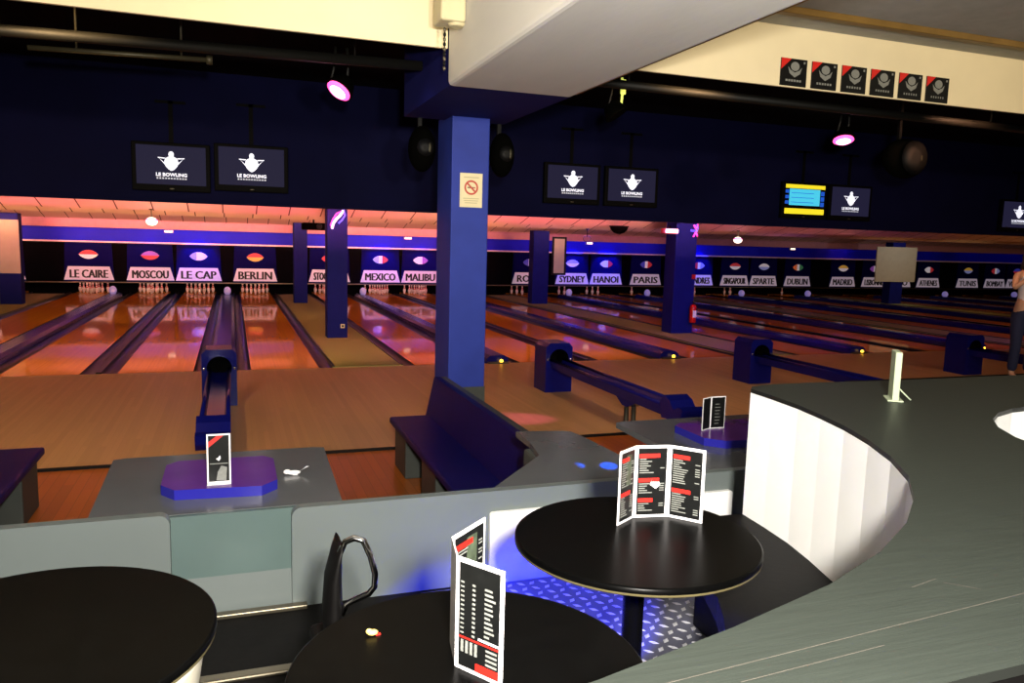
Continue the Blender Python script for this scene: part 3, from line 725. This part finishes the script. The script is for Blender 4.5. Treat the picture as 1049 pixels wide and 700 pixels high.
tag(MB().prism(rrect(1.27, 2.57, .651, .99, .015, .015), -10.275, -10.252, booth_white, 'Y').build('white_panel'), 'bright white low panel on the partition behind the middle table', 'panel')
struct('trim_1', MB().bbox(-.12, .46, -10.29, -10.25, .651, .672, steel, .005), 'metal strip at the foot of the recessed panel', 'trim')
struct('trim_2', MB().bbox(-.3, .5, -10.78, -10.73, .651, .668, steel, .006), 'metal nosing strip on the black floor beside the drum table', 'trim')

# ------------------------------------------------------------------ diamond plate floor
dp = MB()
fx0, fx1, fy0, fy1 = .95, 2.12, -12.4, -10.28
dp.box(fx0, fx1, fy0, fy1, .651, .655, plate_m)
step = .054
for i in range(int((fx1-fx0)/step)):
    for j in range(int((fy1-fy0)/step)):
        cx = fx0+(i+.5)*step; cyy = fy0+(j+.5)*step; ang = PI/4 if (i+j) % 2 else -PI/4
        c_, s_ = math.cos(ang), math.sin(ang); Ls, Ws = .023, .0115
        P = lambda u, v, z: (cx+u*c_-v*s_, cyy+u*s_+v*c_, z)
        dp.add([P(-Ls, 0, .655), P(0, -Ws, .655), P(Ls, 0, .655), P(0, Ws, .655), P(-Ls*.45, 0, .659), P(Ls*.45, 0, .659)], [(0, 1, 5, 4), (1, 2, 5), (2, 3, 4, 5), (3, 0, 4)], lozenge_m)
struct('floor_plate', dp, 'diamond plate metal floor under the middle table', 'floor')

# ------------------------------------------------------------------ round tables
def round_table(x, y, label, drum=False, r=.34):
    t = thing('round_table', label, 'table', (x, y, .655 if not drum else .65), 0, 'round black tables in the bar')
    z = 1.41-(.655 if not drum else .65)
    MB().lathe([(r-.006, z-.026), (r, z-.022), (r, z-.0165), (r, z-.004), (r-.005, z)], table_rim, seg=72, mats=[table_top, table_rim, table_top, table_top]).build('table_top', t)
    if drum:
        MB().lathe([(r*.55, 0), (r*.62, .1), (r*.80, .4), (r*.93, z-.06), (r*.95, z-.026)], drum_m, seg=48).build('drum_base', t)
    else:
        MB().lathe([(.21, 0), (.21, .012), (.19, .02), (.06, .03), (.035, .05), (.03, .08), (.03, z-.06), (.06, z-.04), (.1, z-.026)], pole_m, seg=28).build('pole_base', t)
    return t
round_table(1.235, -11.665, 'round black table carrying the three panel menu')
round_table(.595, -12.185, 'round black table carrying the narrow folded menu')
round_table(-.215, -11.83, 'round black table on a cream drum base at the lower left', True, .355)

# ------------------------------------------------------------------ menus
def menu_panel(t, w, h, seed, px, py, ang, kind=0):
    """one menu panel standing upright: from (px,py), running along angle ang; printing on the camera side"""
    rnd = random.Random(seed)
    M = Matrix.Translation((px, py, 0)) @ Matrix.Rotation(ang, 4, 'Z')
    MB().bbox(0, w, -.0015, .0015, 0, h, menu_white, .0007, 1).xf(M).build('panel', t)
    e = .0085; y = -.0022
    p = MB(); p.box(e, w-e, y, -.0015, e, h-e, menu_black)
    y2 = y-.0006
    r = g = p
    if kind == 0:
        heads = [h-.025, h*.42] if seed % 2 else [h-.025, h*.55, h*.27]
        for hz in heads: r.box(e+.004, e+.004+(w-2*e)*rnd.uniform(.5, .72), y2, y, hz-.012, hz, menu_red)
    else:
        r.box(e, w-e, y2, y, h*.295, h*.31, menu_red); r.box(w*.45, w-e, y2, y, e, e+.016, menu_red)
    z = h-.04
    if kind == 0:
        if seed % 3 == 1: g.box(w*.42, w*.72, y2+.0002, y, h*.5, h-.02, menu_olive)
        while z > .02:
            if not any(abs(z-hz) < .014 for hz in heads):
                g.box(e+.005, e+.005+(w-2*e)*rnd.uniform(.2, .5), y2, y, z-.0028, z, menu_grey)
                if rnd.random() < .5: g.box(w-e-.02, w-e-.006, y2, y, z-.0028, z, menu_grey)
            z -= .0068
        if seed % 3 == 2: g.prism([(w*.45, h*.46), (w*.62, h*.40), (w*.75, h*.45), (w*.7, h*.52), (w*.5, h*.55)], y2, y, menu_white, 'Y')
    else:
        z = h*.8
        while z > h*.34:
            g.box(e+.004, e+.012, y2, y, z-.003, z, menu_grey); g.box(w*.36, w*.42, y2, y, z-.004, z, menu_grey)
            g.box(w*.62, w*.62+rnd.uniform(.01, .026), y2, y, z-.004, z, menu_grey); z -= .009
        for k in range(4): g.box(e+.006+k*.011, e+.012+k*.011, y2, y, h*.17, h*.28, menu_grey)
        g.box(w*.5, w-e, y2, y, h*.325, h*.345, menu_white)
        z = h*.27
        while z > h*.13: g.box(w*.66, w-e-.004, y2, y, z-.004, z, menu_grey); z -= .009
    p.xf(M).build('printed_field', t)
def angle(a, b): return math.atan2(b[1]-a[1], b[0]-a[0])
t = thing('folded_menu', 'three panel menu standing open on the middle round table', 'menu', (0, 0, 1.4105))
pts_ = [(1.215, -11.585), (1.293, -11.535), (1.398, -11.552), (1.468, -11.635)]
for k in range(3):
    a, b = pts_[k], pts_[k+1]
    menu_panel(t, math.dist(a, b), .22, k+1, a[0], a[1], angle(a, b))
t = thing('folded_menu', 'narrow black and white menu standing folded on the near table', 'menu', (0, 0, 1.4105))
a, b = (.570, -12.172), (.632, -12.266)
menu_panel(t, math.dist(a, b), .22, 11, a[0], a[1], angle(a, b), 1)
a2, a3 = (.585, -12.08), (.682, -11.99)
menu_panel(t, math.dist(a, a2), .22, 5, a[0], a[1], angle(a, a2), 0)
menu_panel(t, math.dist(a2, a3), .22, 7, a2[0], a2[1], angle(a2, a3), 0)

def card_holder(x, y, z, label, rot=0):
    t = thing('menu_card', label, 'menu card', (x, y, z), rot)
    w, h = .1, .222
    MB().bbox(-w/2, w/2, -.002, .002, 0, h, menu_white, .001, 1).build('card', t)
    MB().box(-w/2+.007, w/2-.007, -.003, -.002, .007, h-.007, menu_black).build('printed_field', t)
    MB().prism([(-w/2+.007, h-.06), (-w/2+.007, h-.035), (-.005, h-.007), (.022, h-.007)], -.0036, -.003, menu_red, 'Y').build('red_band', t)
    p = MB().prism([(.0, .1), (.008, .112), (.005, .125), (-.003, .115), (-.012, .11)], -.0036, -.003, menu_white, 'Y').box(-w/2+.012, w/2-.012, -.0036, -.003, .086, .09, menu_grey)
    p.prism([(-.012, .012), (.03, .01), (.034, .07), (.01, .078), (-.005, .05)], -.0036, -.003, menu_grey, 'Y'); p.build('picture', t)
    MB().box(-w/2, w/2, -.02, .03, -.004, 0, menu_white).build('foot', t)
    return t
card_holder(.112, -9.92, 1.1195, 'upright black menu card with red band on the left purple tray')
t = thing('menu_card', 'small black menu card standing on the right purple tray', 'menu card', (2.95, -9.53, 1.1165))
MB().bbox(-.03, .075, -.002, .002, 0, .2, menu_white, .001, 1).build('card', t); q = MB().box(-.024, .069, -.003, -.002, .006, .194, menu_black)
MB().box(-.09, 0, -.0015, .0015, 0, .2, menu_white).box(-.084, -.006, -.0025, -.0015, .006, .194, menu_black).xf(Matrix.Translation((-.031, 0, 0)) @ Matrix.Rotation(.45, 4, 'Z')).build('card_flap', t)
for k in range(7): q.box(.0, .03+.004*(k % 3), -.0036, -.003, .03+k*.02, .034+k*.02, menu_grey)
q.build('printed_field', t)
# second purple tray belongs to the right console: same octagon moved
# crumpled napkin shaped like a bird
t = MB(); t.ball((0, 0, .012), (.035, .014, .011), menu_white, 10, 6).ball((-.03, .004, .016), (.018, .01, .012), menu_white, 8, 6)
t.add([(.02, -.008, .012), (.06, 0, .04), (.075, .006, .036), (.03, .012, .014), (.05, .002, .03)], [(0, 1, 4), (1, 2, 4), (2, 3, 4), (3, 0, 4)], menu_white)
t.add([(-.005, -.006, .0), (.02, -.006, 0), (.01, .004, .012), (0, .006, .0)], [(0, 1, 2), (1, 3, 2), (0, 2, 3)], menu_white)
tag(t.build('crumpled_napkin', None, (.445, -9.72, 1.0705)), 'crumpled white paper napkin on the left console', 'napkin')
t = MB(); t.ball((0, 0, .006), (.012, .008, .006), yellow_paper, 8, 5).ball((-.007, .002, .008), (.007, .005, .006), yellow_paper, 7, 5).box(.006, .016, -.004, .001, 0, .003, menu_red)
tag(t.build('candy_wrapper', None, (.44, -12.01, 1.4105)), 'small yellow crumpled wrapper on the near round table', 'wrapper')

# ------------------------------------------------------------------ chair with chrome loop
t = thing('bar_chair', 'black chair with chrome loop arm between the partition and the near table', 'chair', (.415, -11.5, .65))
bp_ = MB()
prf = [(.014, .36, .02), (.008, .48, .026), (.004, .58, .027), (.006, .67, .022), (.014, .73, .013), (.022, .765, .006)]
vs = []
for dx, z, ww in prf:
    for k in range(12):
        tt = 2*PI*k/12; vs.append((dx+ww*math.cos(tt), .07*math.sin(tt), z))
fs = [(i*12+k, i*12+(k+1) % 12, (i+1)*12+(k+1) % 12, (i+1)*12+k) for i in range(5) for k in range(12)]+[tuple(range(12)), tuple(range(60, 72))]
bp_.add(vs, fs, seat_black, True); bp_.build('backrest', t)
loop = [(.02, -.04, .75), (.032, -.045, .78), (.055, -.05, .79), (.078, -.055, .782), (.096, -.06, .74), (.108, -.06, .69), (.106, -.06, .655), (.092, -.055, .635), (.06, -.05, .622), (.035, -.045, .61), (.024, -.04, .58)]
MB().tube(loop, .0085, chrome, 10).build('arm_loop', t)
MB().bbox(-.04, .38, -.2, .2, .40, .45, seat_black, .02, 3).build('seat', t)
for a in (-.02, .34):
    for b in (-.18, .18): MB().tube([(a, b, .41), (a*1.1, b*1.08, 0)], .011, chrome, 8).build('leg', t)

# ------------------------------------------------------------------ curved booth and counter
ZT = 1.65
cut = [(2.165, -10.90), (2.155, -11.05), (2.135, -11.22), (2.10, -11.38), (2.055, -11.54), (1.99, -11.71), (1.905, -11.88), (1.80, -12.04), (1.67, -12.18), (1.51, -12.31), (1.33, -12.42), (1.13, -12.51), (.88, -12.59), (.62, -12.66), (.3, -12.72), (-.1, -12.76)]
def offset(poly, d):
    out = []
    for i, p in enumerate(poly):
        a = Vector(poly[max(i-1, 0)]); b = Vector(poly[min(i+1, len(poly)-1)]); tv = (b-a).normalized()
        nv = Vector((tv.y, -tv.x))
        out.append((p[0]+nv.x*d, p[1]+nv.y*d))
    return out
def band(mb, p, q, z0, z1, m):
    n = len(p); vs = [(a, b, z) for z in (z0, z1) for a, b in p]+[(a, b, z) for z in (z0, z1) for a, b in q]
    fs = []
    for i in range(n-1):
        fs += [(i, i+1, n+i+1, n+i), (2*n+i, 3*n+i, 3*n+i+1, 2*n+i+1), (n+i, n+i+1, 3*n+i+1, 3*n+i), (i, 2*n+i, 2*n+i+1, i+1)]
    fs += [(0, n, 3*n, 2*n), (n-1, 3*n-1, 4*n-1, 2*n-1)]
    mb.add(vs, fs, m); return mb
# find which side is the booth's inside
ins = offset(cut, .1); inner_sign = 1 if (Vector(ins[6])-Vector((1.2, -11.6))).length < (Vector(cut[6])-Vector((1.2, -11.6))).length else -1
t = thing('booth_bench', 'curved booth bench with white faceted back and black seat around the middle table', 'booth', (0, 0, 0))
vis = cut[:13]
band(MB(), offset(vis, -.03*inner_sign), vis, .651, ZT-.017, booth_white).build('backrest', t)
sin_ = offset(vis, .42*inner_sign); sbase = offset(vis, .20*inner_sign)
band(MB(), offset(vis, .002*inner_sign), sin_, 1.04, 1.12, seat_black).build('seat', t)
band(MB(), offset(vis, .002*inner_sign), sbase, .657, 1.04, seat_black).build('seat_base', t)

outer = cut+[(-.1, -12.9), (.6, -12.83), (1.1, -12.8), (1.6, -12.79), (2.2, -12.82), (4, -12.9), (6.4, -12.9), (6.4, -10.86), (3.0, -10.86), (2.5, -10.83), (2.3, -10.835), (2.2, -10.86)]
HC, HR = (3.06, -12.07), .63
hole = [(HC[0]+HR*math.cos(2*PI*i/28), HC[1]+HR*math.sin(2*PI*i/28)) for i in range(28)]
t = thing('bar_counter', 'wavy grey laminate bar counter sweeping along the right side', 'counter', (0, 0, 0))
cm = MB(); n1, n2 = len(outer), len(hole)
allp = outer+hole
tes = tessellate_polygon([[Vector((a, b, 0)) for a, b in outer], [Vector((a, b, 0)) for a, b in hole]])
vs = [(a, b, z) for z in (ZT-.016, ZT) for a, b in allp]; NN = n1+n2
cm.add(vs, [tuple(q) for q in tes]+[tuple(x_+NN for x_ in q) for q in tes], counter_m)
cm.add(vs, [(i, (i+1) % n1, NN+(i+1) % n1, NN+i) for i in range(n1)]+[(n1+i, n1+(i+1) % n2, NN+n1+(i+1) % n2, NN+n1+i) for i in range(n2)], counter_edge)
cm.build('countertop', t)
sr = MB()
def scr(a, b, w=.004):
    a = Vector(a); b = Vector(b); d = (b-a).normalized(); nv = Vector((-d.y, d.x))*w/2
    sr.add([(a-nv).to_tuple()+(ZT+.0006,), (b-nv).to_tuple()+(ZT+.0006,), (b+nv).to_tuple()+(ZT+.0006,), (a+nv).to_tuple()+(ZT+.0006,)], [(0, 1, 2, 3)], scratch_m)
SCR = [((.63, -12.70), (1.46, -12.63), .0018), ((1.26, -12.56), (1.33, -12.545), .0018), ((1.33, -12.56), (1.37, -12.60), .0018), ((.80, -12.72), (1.06, -12.70), .0018)]
for s_ in SCR: scr(*s_)
sr.build('scratches', t)
# support panels under the counter, hidden side
MB().box(2.2, 6.3, -10.92, -10.89, .651, ZT-.017, bench_grey).build('front_panel', t)
MB().box(.0, 6.3, -12.78, -12.75, .651, ZT-.017, seat_black).build('front_panel', t)
t = thing('booth_bench', 'second white booth back seen through the opening at the right edge', 'booth', (HC[0], HC[1], 0))
ringp = [(HR*math.cos(2*PI*i/28), HR*math.sin(2*PI*i/28)) for i in range(29)]
band(MB(), [(a*1.04, b*1.04) for a, b in ringp], ringp, .651, ZT-.017, booth_white).build('backrest', t)
band(MB(), [(a*.99, b*.99) for a, b in ringp], [(a*.55, b*.55) for a, b in ringp], 1.04, 1.12, seat_black).build('seat', t)
band(MB(), [(a*.99, b*.99) for a, b in ringp], [(a*.62, b*.62) for a, b in ringp], .651, 1.04, seat_black).build('seat_base', t)

# white menu stand on the counter
t = thing('menu_stand', 'cream upright menu stand seen edge on at the far side of the counter', 'menu stand', (2.585, -11.22, ZT+.001), .93+PI)
MB().bbox(-.05, .05, -.012, .012, .004, .19, stand_m, .003).build('card', t)
MB().bbox(-.055, .055, -.028, .028, 0, .006, stand_m, .002).build('foot', t)
MB().tube([(0, .012, .05), (.01, .06, .004)], .003, stand_m, 6).build('prop', t)

# ------------------------------------------------------------------ person at the right edge
def skin_mesh(name, verts, edges, radii, m, parent=None, root=0, sub=2):
    me = bpy.data.meshes.new(name); me.from_pydata(verts, edges, [])
    o = bpy.data.objects.new(name, me); col.objects.link(o)
    md = o.modifiers.new('skin', 'SKIN'); md.use_smooth_shade = True
    sb = o.modifiers.new('sub', 'SUBSURF'); sb.levels = sub; sb.render_levels = sub
    for i, r in enumerate(radii):
        me.skin_vertices[0].data[i].radius = (r if isinstance(r, tuple) else (r, r)); me.skin_vertices[0].data[i].use_root = (i == root)
    bpy.context.view_layer.update()
    m2 = bpy.data.meshes.new_from_object(o.evaluated_get(bpy.context.evaluated_depsgraph_get()))
    bpy.data.objects.remove(o); bpy.data.meshes.remove(me)
    m2.materials.clear(); m2.materials.append(m)
    for p in m2.polygons: p.use_smooth = True
    ob = bpy.data.objects.new(name, m2); col.objects.link(ob)
    if parent: ob.parent = parent
    return ob
pe = thing('person', 'person in white top and dark trousers with raised hands at the right edge', 'person', (9.62, -6.45, .652), -.35+PI*.0)
V = []; E_ = []; R_ = []
def jv(p, r, par=None):
    V.append(p); R_.append(r); i = len(V)-1
    if par is not None: E_.append((par, i))
    return i
# x right, -y is forward (towards the camera)
pel = jv((0, 0, .90), (.115, .145)); wst = jv((0, 0, 1.06), (.085, .115), pel); chs = jv((0, -.005, 1.22), (.095, .135), wst); nk0 = jv((0, .005, 1.35), (.06, .08), chs)
nk = jv((0, 0, 1.40), .043, nk0); hd0 = jv((0, -.015, 1.47), (.066, .06), nk); hd1 = jv((0, -.01, 1.54), (.085, .07), hd0); hd2 = jv((0, 0, 1.585), (.06, .05), hd1)
ns = jv((0, -.105, 1.505), .011, hd0)
for s in (-1, 1):
    hp = jv((s*.085, 0, .86), .085, pel); kn = jv((s*.095, -.02, .47), .052, hp); an = jv((s*.10, .01, .08), .036, kn); tt = jv((s*.11, -.13, .035), .03, an)
    sh = jv((s*.16, 0, 1.33), .048, nk0); el = jv((s*.25, -.12, 1.17), .034, sh); wr = jv((s*.11, -.24, 1.36), .023, el)
    pm_ = jv((s*.075, -.235, 1.43), (.034, .016), wr)
    for k, (dx, ln) in enumerate(((-.026, .06), (-.009, .07), (.009, .066), (.026, .052))):
        b0 = jv((s*.065+dx, -.225, 1.455), .0085, pm_); b1 = jv((s*.06+dx, -.205, 1.455+ln*.6), .008, b0); jv((s*.055+dx, -.175, 1.455+ln*.85), .0065, b1)
    t0 = jv((s*.06-s*.02, -.225, 1.41), .0095, pm_); jv((s*.025, -.2, 1.435), .008, t0)
body = skin_mesh('body', V, E_, R_, skin_m, pe, 0, 2)
# clothes
tv = [(0, 0, .93), (0, 0, 1.06), (0, -.005, 1.22), (0, .005, 1.335)]
skin_mesh('tank_top', tv+[(-.11, 0, 1.345), (.11, 0, 1.345)], [(0, 1), (1, 2), (2, 3), (3, 4), (3, 5)], [(.125, .152), (.098, .128), (.108, .15), (.075, .1), .05, .05], shirt_m, pe, 0, 2)
jv2 = [(0, 0, .93), (0, 0, .87)]
je = [(0, 1)]; jr = [(.122, .15), (.12, .15)]
for s in (-1, 1):
    k = len(jv2); jv2 += [(s*.088, 0, .8), (s*.095, -.02, .47), (s*.10, .005, .10)]; je += [(1, k), (k, k+1), (k+1, k+2)]; jr += [.096, .066, .06]
skin_mesh('trousers', jv2, je, jr, jeans_m, pe, 0, 2)
for s in (-1, 1): MB().ball((s*.108, -.06, .035), (.045, .125, .04), shoe_m, 14, 8).build('shoe', pe)
hb = MB().ball((0, .022, 1.555), (.088, .085, .085), hair_m, 18, 12).ball((0, .06, 1.44), (.082, .05, .13), hair_m, 16, 10)
hb.ball((-.072, .015, 1.47), (.025, .045, .09), hair_m, 10, 8).ball((.072, .015, 1.47), (.025, .045, .09), hair_m, 10, 8)
hb.build('hair', pe)
fc = MB()
for s in (-1, 1): fc.ball((s*.03, -.085, 1.525), (.011, .007, .006), hair_m, 8, 6)
fc.build('eyes', pe)
MB().ball((0, -.086, 1.465), (.02, .008, .006), menu_red, 10, 6).build('mouth', pe)

# ------------------------------------------------------------------ lights
def rgb(*c): return lin(c)[:3]
WARM = rgb(255, 234, 200)
# camera flash, just above and behind the viewpoint
light('camera_flash', 'AREA', (.3, -13.85, 2.5), (1.35, -10.6, 1.2), 340, rgb(255, 248, 236), size=.16)
for xx, p in ((-3.0, 420), (.0, 420), (5.0, 420), (9, 320)):
    light('wall_washer', 'SPOT', (xx, -12.6, 3.6), (xx+.6, YB, 4.15), p, WARM, spot_size=1.5, spot_blend=.8, shadow_soft_size=.1)
light('beam_fill', 'SPOT', (1.0, -13.3, 2.6), (2.4, -9.2, ZB), 760, rgb(255, 246, 230), spot_size=1.2, spot_blend=.9, shadow_soft_size=.1)  # extra light added to brighten the beam underside
# added fill lights hidden behind the bulkhead, aimed at the approach
for xx, p, c in ((-5, 165, (255, 208, 146)), (-1.0, 220, (255, 210, 148)), (4.6, 200, (255, 200, 140)), (8.5, 150, (255, 185, 140)), (13, 135, (255, 185, 140)), (19, 110, (255, 185, 140))):
    light('approach_fill', 'SPOT', (xx, -6.85, 3.98), (xx+.3, -2.8, 0), p, rgb(*c), spot_size=1.9, spot_blend=.9, shadow_soft_size=.08)
light('pillar_fill', 'SPOT', (.9, -6.9, 4.0), (2.5, -5.7, 1.5), 30, rgb(190, 205, 255), spot_size=1.2, spot_blend=.9, shadow_soft_size=.05)  # unseen cool light added to lift the blue pillar
# added lane lights, out of sight behind fascia lip and first ceiling step
O_ = (255, 205, 135)
lane_cols = {'TOKYO': (60, O_), 'LE CAIRE': (220, O_), 'MOSCOU': (360, O_), 'LE CAP': (320, (255, 190, 160)), 'BERLIN': (380, O_), 'STOCKHOLM': (260, (255, 150, 190)),
             'MEXICO': (260, (255, 175, 150)), 'MALIBU': (300, O_), 'LIMA': (330, (150, 80, 255)), 'ROME': (240, (160, 90, 255)), 'SYDNEY': (160, (255, 185, 125)), 'PARIS': (240, (190, 110, 255)), 'SINGAPOUR': (240, (255, 190, 120)), 'DUBLIN': (240, O_), 'LISBONNE': (220, O_), 'TUNIS': (200, O_)}
for n, (p, c) in lane_cols.items():
    light('lane_fill', 'SPOT', (LX[n], -1.0, 2.69), (LX[n], 4.0, 0), p*.85, rgb(*c), spot_size=1.7, spot_blend=.9, shadow_soft_size=.02)
    light('lane_fill', 'SPOT', (LX[n], 5.9, 2.735), (LX[n], 13, 0), p*.5, rgb(*c), spot_size=1.5, spot_blend=.9, shadow_soft_size=.02)
# added lights hidden behind each ceiling step to brighten the sloped tiles
for i_, xx in enumerate(range(-11, 19, 2)):
    g = 1 if xx < 8 else max(.12, 1-(xx-8)*.16)
    for (yy, zz, ty_, tz_, p, c) in ((-.95, 2.70, 5.2, 2.88, 36, ((255, 122, 136), (255, 138, 138), (255, 170, 150))[i_ % 3]), (5.85, 2.745, 8.8, 2.84, 9, (255, 190, 110)), (9.25, 2.73, 16.2, 2.9, 13, (255, 165, 130))):
        l_ = light('ceiling_glow', 'AREA', (xx, yy, zz), (xx, ty_, tz_), p*g, rgb(*c), shape='RECTANGLE', size=1.9, size_y=.03)
        l_.data.spread = .42
# blue cove lamps above the masks, pink ones between
for n in order:
    p = {'LE CAP': 6, 'MEXICO': 5, 'SYDNEY': 6, 'HANOI': 6, 'LONDRES': 5, 'MOSCOU': 1.2}.get(n, .6)
    light('cove_lamp', 'AREA', (LX[n], 17.35, 2.62), (LX[n], 18.0, 1.7), p*.8, rgb(30, 40, 255), shape='RECTANGLE', size=1.5, size_y=.1)
for n, p in (('LE CAP', 200), ('MEXICO', 170), ('MALIBU', 60), ('SYDNEY', 200), ('HANOI', 240), ('LONDRES', 170), ('MOSCOU', 20)):
    light('mask_lamp', 'SPOT', (LX[n], 17.25, 2.55), (LX[n], 17.9, 1.1), p*1.6, rgb(30, 40, 255), spot_size=1.1, spot_blend=.6, shadow_soft_size=.02)
for n in ('LE CAIRE', 'MOSCOU', 'BERLIN', 'STOCKHOLM', 'MEXICO', 'ROME', 'PARIS', 'MADRID'):
    light('cove_lamp', 'AREA', (LX[n]-.2, 17.45, 2.6), (LX[n]-.2, 17.9, 1.5), 3, rgb(255, 150, 190), shape='RECTANGLE', size=1.2, size_y=.08)
# pin lamps inside the pits
for n in racks:
    full = len(list(racks[n])) > 5
    light('pin_lamp', 'AREA', (LX[n], 18.02, .95), (LX[n], 18.6, .15), 4 if full else 2.5, rgb(255, 190, 180), shape='RECTANGLE', size=1.1, size_y=.06)
# coloured spot beams
light('pink_beam', 'SPOT', (1.25, -5.6, 3.55), (2.9, -6.3, 0), 60, rgb(255, 110, 190), spot_size=.5, spot_blend=.7, shadow_soft_size=.05)
light('pink_beam', 'SPOT', (7.3, -5.6, 3.5), (3.55, -4.4, 0), 1000, rgb(255, 110, 215), spot_size=.16, spot_blend=.8, shadow_soft_size=.05)
# added narrow blue beams making the bright spots on the side table
for tx_, ty_, w_ in ((1.70, -10.02, .022), (1.76, -9.99, .02), (1.86, -9.92, .014), (2.02, -9.96, .018)):
    light('blue_beam', 'SPOT', (3.2, -6.9, 3.95), (tx_, ty_, 1.07), 9000, rgb(10, 90, 255), spot_size=w_*1.3, spot_blend=.4, shadow_soft_size=.004)
# fill lights added to brighten the beige boards
light('board_fill', 'SPOT', (-6.0, 11.8, 2.6), (-6.0, 13.1, 1.9), 5, rgb(255, 215, 195), spot_size=2, spot_blend=.7, shadow_soft_size=.02)
light('board_fill', 'SPOT', (27.6, 11.0, 2.6), (27.6, 13.1, 1.9), 60, rgb(240, 240, 235), spot_size=2, spot_blend=.7, shadow_soft_size=.02)
light('board_fill', 'SPOT', (11.5, 11.6, 2.6), (11.5, 13.1, 1.9), 14, rgb(255, 235, 200), spot_size=2, spot_blend=.7, shadow_soft_size=.02)
# blue LED pucks under the middle table
for (dx, dy), tg, p, sz in (((-.12, .2), (1.1, -10.72, .65), 240, .68), ((.1, .2), (1.5, -10.68, .65), 220, .75), ((-.2, -.05), (1.0, -11.25, .65), 60, 1.0), ((.12, -.15), (1.5, -11.75, .65), 22, 1.5), ((.2, -.08), (1.84, -12.0, 1.22), 7, .6)):
    light('under_table_led', 'SPOT', (1.235+dx, -11.665+dy, 1.36), tg, p, rgb(12, 34, 255), spot_size=sz, spot_blend=.35, shadow_soft_size=.02)

w = bpy.data.worlds.new('world'); sc.world = w; w.use_nodes = True
w.node_tree.nodes['Background'].inputs['Color'].default_value = (.012, .014, .03, 1); w.node_tree.nodes['Background'].inputs['Strength'].default_value = .3
vs_ = sc.view_settings; vs_.view_transform = 'Standard'; vs_.look = 'None'; vs_.exposure = 0; vs_.gamma = 1; vs_.use_curve_mapping = False
